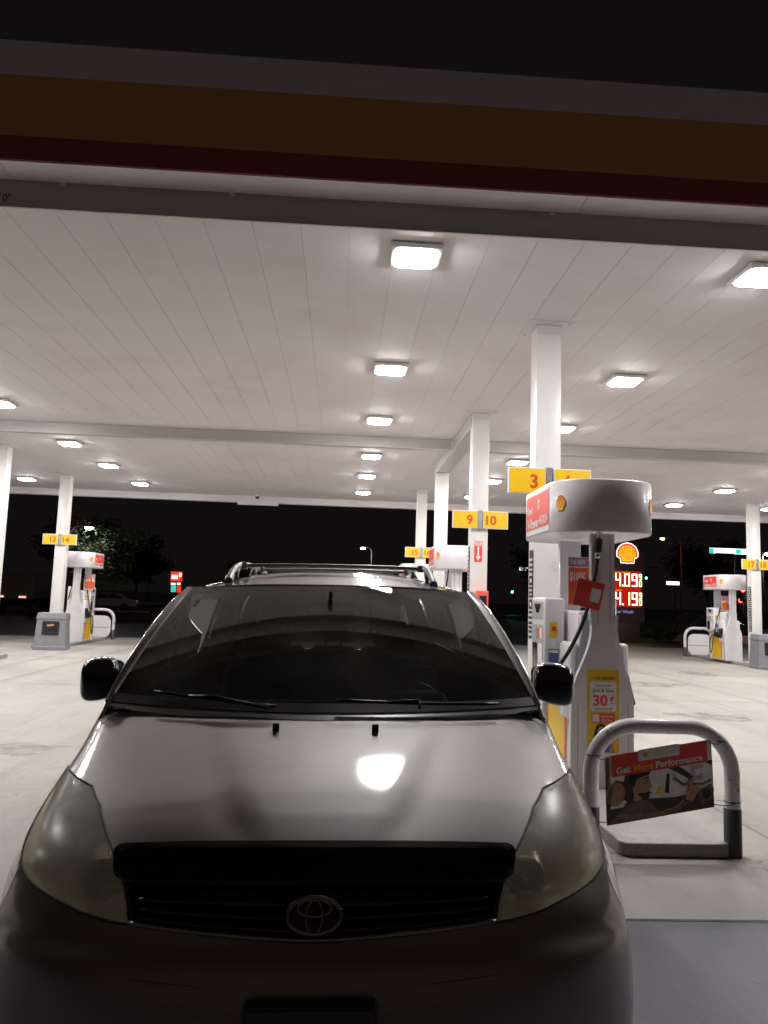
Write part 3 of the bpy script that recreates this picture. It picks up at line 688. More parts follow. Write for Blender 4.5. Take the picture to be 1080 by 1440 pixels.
# yellow poster on the near end of the nearest pump
fr = Fr((2.245, 7 - .505, .72), (1, 0, 0), (0, 0, 1)); mb = MB(); 
mb.prism(fr, rrect(-.135, -.345, .135, .345, .015), 0, .004, 0)
mb.text(fr, 'FUEL REWARDS', .015, .275, .026, .006, 5, 'C', .015, .17); mb.frect(fr, -.10, .268, -.075, .272, .006, 5)
mb.frect(fr, -.112, .0, .112, .245, .006, 1, .025)
mb.text(fr, 'Select Members', .0, .215, .018, .008, 5, 'C', .0, .14); mb.text(fr, 'Join & Save', 0, .175, .032, .008, 5, 'C', .01, .185)
mb.text(fr, '30', -.025, .095, .092, .008, 2, 'C', .035, .125); mb.text(fr, '¢', .075, .117, .05, .008, 2, 'C', .03, .034); mb.text(fr, 'per gal', .08, .07, .012, .008, 5, 'C', .0, .035)
mb.text(fr, 'on your first fill', 0, .022, .02, .008, 5, 'C', .0, .15)
mb.frect(fr, -.10, -.095, .10, -.015, .006, 2, .01); mb.frect(fr, -.092, -.087, -.035, -.023, .008, 1, .006)
mb.text(fr, 'Join in the', .033, -.04, .02, .008, 1, 'C', .015, .1); mb.text(fr, 'Shell App', .033, -.072, .02, .008, 1, 'C', .015, .09)
mb.ell(fr, -.02, -.165, .052, .065, .006, 3); mb.fpoly(fr, [(-.075, -.17), (.035, -.17), (.05, -.30), (-.085, -.30)], .006, 3)
mb.fpoly(fr, [(-.11, -.33), (-.085, -.265), (-.02, -.235), (.06, -.255), (.1, -.335)], .007, 4)
mb.ell(fr, -.015, -.172, .036, .048, .008, 6); mb.fpoly(fr, [(-.033, -.2), (.005, -.2), (.012, -.245), (-.04, -.245)], .009, 6)
for q in (-.03, .0): mb.ell(fr, q, -.165, .006, .004, .010, 3, 10)
mb.ell(fr, -.015, -.193, .012, .004, .010, 2, 12)
mb.fpoly(fr, [(.045, -.33), (.06, -.26), (.085, -.265), (.085, -.33)], .010, 6)
tag(mb.build('pump_poster', [M['yellow'], M['plight'], M['red'], M['hair'], M['blue'], M['ink'], M['skin']], org=(2.245, 6.495, .72)), 'yellow poster reading Join & Save 30¢ on the nearest pump end', 'poster')

# ------------------------------------------------------------------ hoop bollards
def hoop(x, y, label, w=.475, top=.82, r=.05):
    t = thing('hoop_bollard', label, 'bollard', (x, y, 0), 'hoop bollards at the island ends')
    P = [(-w, 0, 0), (-w, 0, .3), (-w, 0, .45)]; R_ = .30
    for i in range(0, 10): a = rad(180 - 10 * i); P.append((-w + R_ + R_ * math.cos(a), 0, top - R_ + R_ * math.sin(a)))
    for i in range(0, 10): a = rad(90 - 10 * i); P.append((w - R_ + R_ * math.cos(a), 0, top - R_ + R_ * math.sin(a)))
    P += [(w, 0, .45), (w, 0, .3), (w, 0, 0)]
    mb = MB(); mb.tube(P, r, 0, 18); mb.build('hoop', M['pipe'], t)
    for s in (-1, 1):
        mb = MB(); mb.lathe((s * w, 0, 0), (0, 0, 1), [(r + .006, .0), (r + .006, .30), (r, .304)], 0, 20); mb.build('sleeve', M['sleeve'], t)
    return t
BX, BY = 2.165, 5.12
hoop(BX, BY, 'pale hoop bollard with dark lower leg in front of the nearest pump')
HA = hoop(-7.8, 25.75, 'white hoop bollard past the 13 and 14 pump', top=.95)
HB = hoop(12.2, 25.75, 'white hoop bollard past the 17 and 18 pump', top=.95)
for (bx, hp_) in ((-7.8, HA), (12.2, HB)):
    mb = MB(); fr = Fr((bx, 25.70, .4), (1, 0, 0), (0, 0, 1)); mb.prism(fr, rrect(-.40, -.33, .40, .36, .2), 0, .01, 0); mb.frect(fr, -.36, -.04, .36, .0, .012, 1)
    mb.build('infill_panel', [M['white'], M['lgrey']], hp_, (bx, 25.75, 0))
# banner hung inside the near hoop
a = rad(8.6); fr = Fr((BX - .045, BY - .075, .478), (math.cos(a), .09, math.sin(a)), (-.035, .0, 1)); mb = MB()
W2, H2 = .375, .215
mb.prism(fr, [(-W2, -H2), (W2, -H2), (W2, H2), (-W2, H2)], -.004, 0, 0)
# printed picture: a driver at the wheel seen from the side, street light outside
mb.frect(fr, -W2, -H2, W2, H2 - .13, .001, 4)                                   # dark interior
mb.fpoly(fr, [(-.10, -.09), (.10, -.11), (W2, -.10), (W2, .05), (.30, .09), (-.05, .09), (-.10, .02)], .002, 5)   # pale windscreen
mb.fpoly(fr, [(.20, -.02), (.30, -.03), (.31, .06), (.22, .08)], .003, 2)
mb.fpoly(fr, [(.05, .085), (.13, .085), (.24, .0), (.22, -.02)], .003, 4)      # pillar
mb.fpoly(fr, [(-.03, -.07), (.01, -.07), (.015, -.03), (-.02, -.03)], .003, 9); mb.fpoly(fr, [(.03, -.07), (.06, -.08), (.07, .04), (.05, .05)], .003, 8)
mb.ell(fr, -.31, -.03, .065, .075, .003, 6)                                     # tan headrest
mb.fpoly(fr, [(-W2, -H2), (-.25, -.12), (-.17, -.085), (-.09, -.10), (.0, -.19), (.10, -.175), (.17, -.13), (.19, -.16), (.10, -.21), (.04, -H2)], .004, 3)    # jacket and arm
mb.fpoly(fr, [(-.19, -.09), (-.10, -.09), (-.115, -.045), (-.18, -.03)], .005, 7)   # neck
mb.fpoly(fr, [(-.20, .06), (-.19, -.04), (-.16, -.07), (-.10, -.085), (-.075, -.06), (-.07, -.03), (-.055, -.02), (-.07, .01), (-.075, .05), (-.09, .085), (-.17, .085)], .006, 7)
mb.fpoly(fr, [(-.215, .05), (-.205, -.01), (-.18, .0), (-.165, .04), (-.12, .055), (-.08, .06), (-.085, .09), (-.20, .09)], .008, 8)  # hair
mb.fpoly(fr, [(-.165, -.045), (-.12, -.05), (-.075, -.045), (-.08, -.085), (-.12, -.095)], .008, 8)                                 # beard
mb.fpoly(fr, [(-.10, .022), (-.078, .022), (-.078, .028), (-.10, .028)], .008, 8)
mb.fpoly(fr, [(-.02, -.135), (.14, -.115), (W2, -.085), (W2, -.115), (.16, -.15), (.0, -.175)], .005, 4)                            # dashboard edge
mb.fpoly(fr, [(.17, -.135), (.185, -.075), (.215, -.03), (.235, -.06), (.265, -.045), (.26, -.10), (.22, -.15)], .009, 7)           # hand on the wheel
mb.fpoly(fr, [(.185, -.03), (.22, .0), (.235, -.03), (.205, -.06)], .010, 6)
mb.fpoly(fr, [(.27, -.09), (.36, -.06), (.36, -.16), (.28, -.19)], .006, 3); mb.ell(fr, .32, -.12, .03, .035, .008, 8)
mb.fpoly(fr, [(-W2, .02), (-.345, .02), (-.345, .2), (-W2, .2)], .003, 3)
mb.fpoly(fr, [(-.345, -.12), (-.26, -.12), (-.235, -.09), (-.25, -.075), (-.345, -.10)], .0025, 5)                                  # light behind the headrest
mb.fpoly(fr, [(-.345, .03), (-.30, .055), (-.25, .04), (-.24, .08), (-.345, .09)], .0025, 5)
mb.fpoly(fr, [(-.37, -.06), (-.36, .0), (-.33, .03), (-.32, .0), (-.345, -.05), (-.34, -.09)], .004, 3)                                # headrest shade
mb.fpoly(fr, [(-.175, .03), (-.16, -.02), (-.15, .02), (-.16, .035)], .009, 6); mb.fpoly(fr, [(-.125, .02), (-.09, .015), (-.078, -.01), (-.09, -.03), (-.115, -.01)], .007, 6)   # ear, cheek
mb.fpoly(fr, [(-.115, .036), (-.082, .04), (-.08, .046), (-.115, .044)], .009, 8); mb.fpoly(fr, [(-.085, -.047), (-.066, -.05), (-.068, -.056), (-.085, -.055)], .010, 4)
for q_ in range(7):                                                                                                                    # checks of the jacket
    x_ = -.30 + .05 * q_; mb.fpoly(fr, [(x_, -H2), (x_ + .006, -H2), (x_ + .045, -.155 + .012 * math.sin(q_ * 2)), (x_ + .039, -.155 + .012 * math.sin(q_ * 2))], .0055, 4)
for q_ in range(3): mb.fpoly(fr, [(-.31 + .03 * q_, -.165 - .014 * q_), (.02, -.185 - .008 * q_), (.02, -.189 - .008 * q_), (-.31 + .03 * q_, -.170 - .014 * q_)], .0057, 6)
mb.fpoly(fr, [(.02, -.185), (.10, -.178), (.165, -.138), (.16, -.132), (.10, -.17), (.02, -.177)], .006, 6)                              # lit sleeve edge
mb.fpoly(fr, [(.10, .02), (.16, -.03), (.30, -.05), (.36, -.03), (.36, -.045), (.30, -.065), (.15, -.045), (.09, .01)], .004, 3)          # mirror arm and sill
mb.fpoly(fr, [(.08, .05), (.12, .03), (.13, .0), (.1, -.02), (.085, .0)], .003, 2); mb.fpoly(fr, [(.24, .04), (.34, .055), (.35, .02), (.26, .0)], .0035, 5)
for q_ in range(4): mb.fpoly(fr, [(.19 + .014 * q_, -.075 - .006 * q_), (.20 + .014 * q_, -.07 - .006 * q_), (.208 + .014 * q_, -.11), (.2 + .014 * q_, -.115)], .0105, 6)   # knuckles
# red title band
mb.frect(fr, -.335, H2 - .135, .335, H2 - .002, .011, 1)
mb.fpoly(fr, [(p, q) for p, q in rrect(-.15, H2 - .062, .14, H2 + .01, .015)], .013, 0)
shell_mark(mb, fr, -.10, H2 - .028, .017, .014, 9, 1); mb.text(fr, 'Shell', .0, H2 - .018, .011, .015, 2, 'C', .01, .05); mb.text(fr, 'V-Power NiTRO+', .03, H2 - .036, .012, .015, 2, 'C', .01, .17)
mb.text(fr, 'Get', -.255, H2 - .098, .042, .013, 0, 'C', .03, .10); mb.text(fr, 'More', -.115, H2 - .098, .042, .013, 9, 'C', .02, .135); mb.text(fr, 'Performance', .135, H2 - .098, .042, .013, 0, 'C', .03, .33)
tag(mb.build('hoop_banner', [M['plight'], M['red'], M['pgrey'], M['brown'], M['dbrown'], M['plight'], M['tan'], M['skin'], M['hair'], M['yellow']], org=tuple(fr.o)), 'tilted banner reading Get More Performance hung in the near hoop bollard', 'sign')

ban = bpy.data.objects['hoop_banner']
for (p_, q_) in ((-W2 + .012, H2 - .02), (W2 - .012, H2 - .02), (-W2 + .012, -H2 + .02), (W2 - .012, -H2 + .02)):
    c_ = fr.p(p_, q_, .002); zz_ = max(0, min(1, (c_.z - .51) / .30)); pw = .475 - .30 + .30 * math.sqrt(1 - zz_ * zz_); tx = BX - pw if p_ < 0 else BX + pw; mb = MB()
    mb.tube(smooth_path([c_, c_.lerp(Vector((tx, BY - .05, c_.z)), .6) + Vector((0, -.01, -.006)), (tx, BY - .052, c_.z + .01)], 4), .003, 0, 6)
    mb.tube([(tx + .053 * math.cos(2 * PI * i / 16), BY + .053 * math.sin(2 * PI * i / 16), c_.z + .01) for i in range(17)], .0035, 0, 6, False)
    mb.build('tie', M['black'], ban, fr.o)
# ------------------------------------------------------------------ grey bins
def bin_(x, y, label, rz=0.):
    t = thing('waste_bin', label, 'bin', (x, y, 0), 'grey forecourt bins', rz)
    mb = MB(); b = [(-.40, -.33), (.40, -.33), (.40, .33), (-.40, .33)]
    lv = [(0, 1.), (.08, 1.), (.10, .97), (.78, .88), (.80, .93), (.95, .86)]
    vs = [(p * s, q * s, z) for z, s in lv for p, q in b]
    mb.add(vs, [(k * 4 + i, k * 4 + (i + 1) % 4, (k + 1) * 4 + (i + 1) % 4, (k + 1) * 4 + i) for k in range(5) for i in range(4)] + [(3, 2, 1, 0), (20, 21, 22, 23)], 0)
    mb.build('bin_body', M['grey'], t, bevel=.02)
    for s in (-1, 1):
        mb = MB(); fr = Fr((0, s * .308, .5), (-s, 0, 0), (0, -s * .06, 1)); mb.prism(fr, rrect(-.21, -.12, .21, .24, .03), -.02, .006, 0); mb.frect(fr, -.17, -.03, .17, .19, .008, 1); mb.fpoly(fr, [(-.1, .15), (.05, .17), (.1, .13), (-.08, .10)], .010, 2)
        mb.build('opening', [M['black'], M['void'], M['tan']], t)
bin_(-7.5, 20.9, 'grey waste bin in front of the 13 and 14 column', .15)
bin_(12.08, 21.3, 'grey waste bin cut by the right edge below the 17 and 18 column', -.1)
# ------------------------------------------------------------------ the van (lengths along y from the camera, x about its own centre line)
XC = -.02; VY = 4.4
van = thing('parked_van', 'silver beige minivan facing the camera with smoked hood shield and hazy headlights', 'minivan', (XC, VY, 0))
van.rotation_euler = (0, rad(-.9), 0)
VO = (0, VY, 0)
ROWS=[ # cy, cz, W, ey, ez, n, bow, crown
(3.04,1.148,.945,3.02,.80,5.2,.22,.075),
(2.78,1.093,.930,2.92,.78,4.6,.17,.055),
(2.52,1.028,.925,2.76,.76,4.0,.12,.040),
(2.32,.968,.930,2.66,.73,3.3,.05,.025),
(2.17,.916,.938,2.60,.70,2.7,.01,.01),
(2.085,.862,.945,2.58,.67,2.4,0,0),
(2.025,.808,.950,2.56,.64,2.25,0,0),
(1.98,.757,.955,2.54,.61,2.12,0,0),
(1.918,.688,.958,2.52,.57,2.05,0,0),
(1.89,.560,.960,2.50,.49,2.0,0,0),
(1.90,.400,.955,2.49,.38,2.0,0,0),
(1.960,.240,.935,2.48,.25,2.0,0,0)]
def catm(a,b,c,d,t):
    return .5*((2*b)+(-a+c)*t+(2*a-5*b+4*c-d)*t*t+(-a+3*b-3*c+d)*t**3)
def row(v):
    n=len(ROWS)-1; f=min(max(v,0),1)*n; i=min(int(f),n-1); t=f-i
    g=lambda k:ROWS[min(max(k,0),n)]
    A,B,C,D=g(i-1),g(i),g(i+1),g(i+2)
    if i==0: A=[2*b-c for b,c in zip(B,C)]
    if i==n-1: D=[2*c-b for b,c in zip(B,C)]
    return [catm(A[k],B[k],C[k],D[k],t) for k in range(8)]
def S(u,v):
    cy,cz,W,ey,ez,n,bow,cr=row(v); th=abs(u)*math.pi/2
    w=max(math.sin(th),0)**(2/n)
    q=1-max(math.cos(th),0)**(2/n)
    return (math.copysign(w*W,u),cy+(ey-cy)*q+bow*w*w,cz+(ez-cz)*q+cr*w**5)
def SV(u, v): return Vector(S(u, v))
def SN(u, v):
    e = .004; a = SV(u + e, v) - SV(u - e, v); b = SV(u, min(v + e, 1)) - SV(u, max(v - e, 0))
    n = a.cross(b); n.normalize()
    c = SV(u, v) - Vector((0, 3.6, .55))
    return n if n.dot(c) > 0 else -n
def inside(p, poly):
    c = False; n = len(poly); x, y = p; j = n - 1
    for i in range(n):
        xi, yi = poly[i]; xj, yj = poly[j]
        if (yi > y) != (yj > y) and x < (xj - xi) * (y - yi) / (yj - yi) + xi: c = not c
        j = i
    return c
def resample(poly, step, closed=True):
    out = []; n = len(poly)
    for i in range(n if closed else n - 1):
        a = Vector(poly[i]); b = Vector(poly[(i + 1) % n]); k = max(1, int((b - a).length / step + .5))
        for q in range(k): out.append(tuple(a.lerp(b, q / k)))
    if not closed: out.append(tuple(poly[-1]))
    return out
def inset(poly, d):
    n = len(poly); A = sum(poly[i][0] * poly[(i + 1) % n][1] - poly[(i + 1) % n][0] * poly[i][1] for i in range(n)); s = 1 if A > 0 else -1
    out = []
    for i in range(n):
        p0, p1, p2 = (Vector(poly[k % n]) for k in (i - 1, i, i + 1))
        e1 = (p1 - p0).normalized(); e2 = (p2 - p1).normalized()
        n1 = Vector((-e1.y, e1.x)) * s; n2 = Vector((-e2.y, e2.x)) * s
        m = n1 + n2
        if m.length < .2: m = n1
        m.normalize(); out.append(tuple(p1 + m * d / max(.4, m.dot(n1))))
    return out
def spline2(pts, n=5):
    return [(p.x, p.y) for p in smooth_path([(a, b, 0) for a, b in pts], n)]
def patch(mb, outer, fn, step=.03, holes=(), m=0, sc2=(1., 1.), gap=0.):
    """fill an outline drawn in surface parameters and lay it on the surface fn"""
    ou = [(a * sc2[0], b * sc2[1]) for a, b in outer]; hs = [[(a * sc2[0], b * sc2[1]) for a, b in h] for h in holes]
    ou = resample(ou, step)
    if gap: ou = inset(ou, gap)
    hs = [resample(h, step) for h in hs]
    if gap: hs = [inset(h, -gap) for h in hs]
    pts = []; ed = []
    for lp in [ou] + hs:
        o = len(pts); pts += lp; ed += [(o + i, o + (i + 1) % len(lp)) for i in range(len(lp))]
    xs = [p[0] for p in ou]; ys = [p[1] for p in ou]; B = list(pts)
    x = min(xs) + step * .5
    while x < max(xs):
        y = min(ys) + step * .5
        while y < max(ys):
            if inside((x, y), ou) and not any(inside((x, y), h) for h in hs) and min((x - q[0]) ** 2 + (y - q[1]) ** 2 for q in B) > (step * .5) ** 2: pts.append((x, y))
            y += step
        x += step
    V, E_, F, *_ = delaunay_2d_cdt([Vector(p) for p in pts], ed, [], 0, 1e-6)
    fs = []
    for f in F:
        c = sum((V[i] for i in f), Vector((0, 0))) / len(f)
        if inside(c, ou) and not any(inside(c, h) for h in hs): fs.append(f)
    mb.add([fn(p[0] / sc2[0], p[1] / sc2[1]) for p in V], fs, m, True)
UVS = (1.0, 1.9)
mir = lambda P: [(-a, b) for a, b in reversed(P)]

def HV(u, v):                                    # bonnet with its raised centre panel
    p = SV(u, v); d = abs(p.x) - (.455 - .80 * v); t = min(max((d + .05) / .08, 0), 1)
    return p + Vector((0, 0, 1)) * .010 * (1 - t * t * (3 - 2 * t)) * min(1, v / .14) * min(1, max(0, (.36 - v) / .08))
# outlines in (u,v)
HL = [(.782, .134), (.425, .204), (.368, .248), (.342, .30), (.327, .341), (.315, .39), (.308, .447), (.30, .52), (.299, .577), (.335, .569), (.41, .537), (.51, .481), (.58, .44), (.64, .395), (.675, .365), (.70, .335), (.735, .285), (.76, .235), (.775, .18)]
HOOD = [(-.50, .012), (-.30, .008), (0, .010), (.30, .008), (.50, .012), (.58, .04), (.66, .085), (.73, .113), (.782, .134), (.425, .204), (.368, .248), (.342, .30), (.327, .341), (.315, .39), (.308, .446), (.15, .452), (0, .455)]
HOOD += [(-a, b) for a, b in reversed(HOOD[5:16])]
GB = spline2([(-.299, .577), (-.22, .597), (-.12, .616), (0, .630), (.12, .616), (.22, .597), (.299, .577)], 4)
GRILLE = [(-.308, .447), (-.15, .453), (0, .456), (.15, .453), (.308, .447)] + list(reversed(GB))
LOW = [(.299, .577), (.335, .569), (.41, .537), (.51, .481), (.58, .44), (.64, .395), (.675, .365)]
SEAM = [(.695, .41), (.735, .48), (.80, .56), (.89, .60), (1.0, .61)]
BUMP = [(-1, .61), (-.89, .60), (-.80, .56), (-.735, .48), (-.695, .41)] + [(-a, b) for a, b in reversed(LOW)][0:] + GB[1:-1] + LOW + SEAM + [(1, 1), (.5, 1), (0, 1), (-.5, 1), (-1, 1)]
FEND = [(.50, .012), (.58, .04), (.66, .085), (.73, .113), (.782, .134), (.775, .18), (.76, .235), (.735, .285), (.70, .335), (.675, .365)] + SEAM + [(1, .45), (1, .25), (1, .0), (.8, .0), (.6, .0)]
mb = MB(); patch(mb, HOOD, HV, .016, sc2=UVS, gap=.0035); hood_o = mb.build('hood', M['paint'], van, VO, solid=.012, recalc=True)
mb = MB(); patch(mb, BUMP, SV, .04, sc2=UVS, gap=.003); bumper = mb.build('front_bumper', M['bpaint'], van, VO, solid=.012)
for s in (-1, 1):
    f = lambda u, v, s=s: SV(u * s, v)
    mb = MB(); patch(mb, FEND, f, .035, sc2=UVS, gap=.003); mb.build('fender', M['paint'], van, VO, solid=.012)
# dark shell behind the gaps
def inner(u, v): return SV(u, v) - SN(u, v) * .24
mb = MB(); us = [-1 + i / 20 for i in range(41)]; vs_ = [i / 30 for i in range(31)]
mb.grid(lambda u, v: SV(u, v) * .0 + inner(u, v), us, vs_); mb.build('nose_frame', M['void'], van, VO)
# smoked deflector standing a finger off the hood edge
SH = rrect(-.322, .346, .322, .452, .03)
SH = [(a, b + (.006 if b < .4 else .0) * 0) for a, b in SH]
mb = MB(); patch(mb, SH, lambda u, v: SV(u, v) + SN(u, v) * (.016 + .012 * (v - .352) / .1), .03, sc2=UVS); mb.build('hood_deflector', M['shield'], van, VO, solid=.004)
# grille: dark recess, bars, bright lower lip
mb = MB(); patch(mb, GRILLE, lambda u, v: SV(u, v) - SN(u, v) * .03, .03, sc2=UVS, gap=.002); grille = mb.build('grille', M['black'], van, VO, solid=.01)
mb = MB()
for k in (.28, .52, .76):
    pth = []
    for i in range(25):
        u = -.285 + .57 * i / 24; top = .456; bot = .627 - .053 * (abs(u) / .296) ** 1.7
        pth.append(SV(u, top + (bot - top) * k) - SN(u, top) * .012)
    mb.tube(pth, .008, 0, 8)
mb.build('grille_bar', M['bar'], grille, VO)
mb = MB(); mb.tube([SV(a, b - .006) + SN(a, b) * .002 for a, b in GB], .006, 0, 8); mb.build('grille_lip', M['badge'], grille, VO)
# badge: three interlocked ellipses
e0 = SV(0, .553); n0 = SN(0, .553)
up = Vector((0, 0, 1)) - n0 * n0.z; fr = Fr(e0 + n0 * .004, (1, 0, 0), up); mb = MB()
def ering(ca, cb, ra, rb, r): mb.tube([fr.p(ca + ra * math.cos(2 * PI * i / 40), cb + rb * math.sin(2 * PI * i / 40), .012) for i in range(41)], r, 0, 8, False)
ering(0, 0, .066, .044, .006); ering(0, .018, .042, .021, .0045); ering(0, -.003, .020, .041, .0045)
badge = mb.build('badge', M['badge'], van, VO)
mb = MB(); mb.prism(fr, [(.064 * math.cos(2 * PI * i / 32), .042 * math.sin(2 * PI * i / 32)) for i in range(32)], -.02, .004); mb.build('badge_backing', M['gloss_black'], badge, VO)
# bumper crease, plate
mb = MB(); pc = SV(0, .80); mb.rbox(-.155, .155, 1.856, 1.882, .525, .688, .008, 0, 1, smooth=False); pl = mb.build('plate_frame', M['black'], van, VO)
mb = MB(); mb.rbox(-.143, .143, 1.852, 1.855, .537, .670, .001, 0, 1, smooth=False); mb.build('plate', M['plate'], pl, VO)
for s in (-1, 1):
    mb = MB(); path = [SV(s * u, .733 - .01 * (u / .3) ** 2) - SN(s * u, .733) * .004 for u in [.11 + .02 * i for i in range(14)]]
    mb.tube(path, [.002 + .004 * math.sin(PI * i / 13) for i in range(14)], 0, 8); mb.build('bumper_crease', M['bpaint'], bumper, VO)
# headlamps
for s in (-1, 1):
    P = HL; f = lambda u, v, s=s: SV(u * s, v) + SN(u * s, v) * .001
    mb = MB(); patch(mb, P, f, .022, sc2=UVS, gap=.005); hl = mb.build('headlight', M['haze_lens'], van, VO)
    mb = MB(); patch(mb, P, lambda u, v, s=s: SV(u * s, v) - SN(u * s, v) * .21, .03, sc2=UVS, gap=.004)
    rim = [(a * UVS[0], b * UVS[1]) for a, b in P]; rim = inset(resample(rim, .03), .003); n = len(rim)
    A = [SV(a / UVS[0] * s, b / UVS[1]) - SN(a / UVS[0] * s, b / UVS[1]) * .003 for a, b in rim]; B = [SV(a / UVS[0] * s, b / UVS[1]) - SN(a / UVS[0] * s, b / UVS[1]) * .211 for a, b in rim]
    mb.add(A + B, [(i, (i + 1) % n, n + (i + 1) % n, n + i) for i in range(n)], 0, True)
    mb.build('lamp_housing', M['bezel'], hl, VO)
    for (u, v, r) in ((.50, .262, .064), (.39, .385, .052)):
        c = SV(u * s, v) - SN(u * s, v) * .078; ax = Vector((s * .12, -1, .16)).normalized()
        mb = MB(); mb.lathe(c - ax * .03, ax, [(.0, -.03), (r * .45, -.022), (r * .8, .0), (r * .97, .03), (r, .042), (r * 1.05, .042), (r * 1.08, .0)], 0, 32)
        rf = mb.build('reflector', M['reflector'], hl, VO)
        mb = MB(); mb.lathe(c - ax * .05, ax, [(.012, 0), (.013, .035), (.009, .05), (0, .053)], 0, 12); mb.build('bulb', M['cglass'], rf, VO)
    c = SV(.40 * s, .49) - SN(.40 * s, .49) * .07; mb = MB(); ax = Vector((s * .2, -1, .1)).normalized()
    mb.lathe(c - ax * .02, ax, [(.0, -.01), (.024, .0), (.031, .018), (.034, .018)], 0, 20); mb.build('turn_reflector', M['reflector'], hl, VO)
    mb = MB(); edge = [SV(a * s, b) + SN(a * s, b) * .0005 for a, b in resample([(p[0], p[1]) for p in HL], .02)]
    mb.tube(edge + [edge[0]], .0035, 0, 6, False); mb.build('lamp_seal', M['rubber'], hl, VO)
# washer jets
for q in (-.175, .185):
    mb = MB(); p = SV(q / .8 * .18, .060); mb.rbox(q - .012, q + .012, 2.86, 2.885, p.z - .008, p.z + .030, .004); mb.build('washer_jet', M['black'], hood_o, VO)

# windscreen -----------------------------------------------------------------
def WS(s, t):
    xb, xt = .865, .716; k = abs(s)
    x = s * (xb + (xt - xb) * t)
    y = (3.03 + .89 * t) + k * k * (.18 + (.13 - .18) * t)
    z = 1.158 + .500 * t + k * k * (.012 - .03 * t) + .024 * math.sin(PI * min(max(t, 0), 1))
    return Vector((x, y, z))
us = [-1 + i / 16 for i in range(33)]; ts = [i / 16 for i in range(17)]
mb = MB(); mb.grid(WS, us, ts); ws = mb.build('windshield', M['wglass'], van, VO)
mb = MB(); mb.grid(lambda s, t: WS(s, t) + Vector((0, -.004, .004)), us, [-.005, .02, .045]);
mb.grid(lambda s, t: WS(s, 0) + Vector((0, -.06 * t - .004, -.022 * t * (1 if abs(s) < .9 else .5) - .002)), us, [0, .4, .8]); mb.build('cowl_panel', M['black'], van, VO)
mb = MB()
mb.grid(lambda s, t: WS(s, t) + Vector((0, .004, -.005)), us, [.94, .97, 1.0])
for s in (-1, 1): mb.grid(lambda q, t: WS(s * q, t) + Vector((0, .004, -.005)), [.955, .98, 1.], ts)
mb.build('shade_band', M['black'], ws, VO)
for s, (a0, a1) in ((1, ((.05, .035), (.80, .055))), (-1, ((.35, .03), (.88, .10)))):
    mb = MB(); pa = (.05, .80) if s > 0 else (-.80, -.22)
    P = [WS(pa[0] + (pa[1] - pa[0]) * i / 10, (.050 - .045 * i / 10) if s > 0 else (.06 - .05 * i / 10)) + Vector((0, -.022, .016)) for i in range(11)]
    mb.tube(P, .0065, 0, 6); Q = [P[5] + Vector((0, -.008, .008)), WS((.42 if s > 0 else -.25), .01) + Vector((0, -.04, .012))]; mb.tube([P[3], P[5] + Vector((0, -.006, .012)), Q[1]], .007, 0, 6)
    mb.build('wiper', M['black'], van, VO)

# sides, roof, tail -----------------------------------------------------------
PR = [(.24, .925), (.40, .96), (.60, .972), (.80, .945), (.98, .935), (1.10, .918), (1.17, .895), (1.30, .872), (1.45, .833), (1.56, .795), (1.62, .757), (1.66, .72)]
def prof(z):
    if z <= PR[0][0]: return PR[0][1]
    for i in range(len(PR) - 1):
        if z <= PR[i + 1][0]:
            t = (z - PR[i][0]) / (PR[i + 1][0] - PR[i][0]); g = lambda k: PR[min(max(k, 0), len(PR) - 1)][1]
            return catm(g(i - 1), g(i), g(i + 1), g(i + 2), t)
    return PR[-1][1]
def side(s):
    def f(y, z):
        x = prof(z)
        if y > 5.9: x *= 1 - .05 * ((y - 5.9) / 1.0) ** 2
        if y < 3.3: x -= .024 * min(1, (3.3 - y) / .45)
        if y < 3.5 and z > .75: x -= .02 * ((3.5 - y) / .4) ** 2 * min(1, (z - .75) / .3)
        return Vector((s * x, y, z))
    return f
arch = lambda yc, r, a0, a1, n=14: [(yc + r * math.cos(rad(a0 + (a1 - a0) * i / n)), .33 + r * math.sin(rad(a0 + (a1 - a0) * i / n))) for i in range(n + 1)]
FW, RW = 2.86, 5.88
PIL = [(3.20, 1.165), (3.44, 1.32), (3.72, 1.48), (3.96, 1.60), (4.06, 1.627)]
SB = [(3.02, .80), (3.10, .98), (3.20, 1.165), (3.44, 1.32), (3.72, 1.48), (3.96, 1.60), (4.06, 1.627), (5.0, 1.63), (6.6, 1.62), (6.80, 1.20), (6.86, .80), (6.84, .26), (6.27, .26)] + arch(RW, .385, -5, 185) + [(5.48, .24), (3.26, .24)] + arch(FW, .385, -10, 168) + [(2.475, .50), (2.52, .63), (2.62, .73), (2.76, .79), (2.92, .82)]
W1 = [(3.46, 1.20), (4.32, 1.21), (4.32, 1.575), (4.06, 1.575), (3.90, 1.48)]
W2 = [(4.44, 1.21), (5.40, 1.22), (5.40, 1.575), (4.44, 1.58)]
W3 = [(5.52, 1.22), (6.50, 1.23), (6.42, 1.56), (5.52, 1.575)]
D1 = [(3.32, .36), (3.30, 1.0), (3.37, 1.19), (3.70, 1.42), (4.05, 1.597), (4.37, 1.60), (4.37, .36)]
D2 = [(4.39, .36), (4.39, 1.60), (5.46, 1.60), (5.46, .80), (5.36, .55), (5.36, .36)]
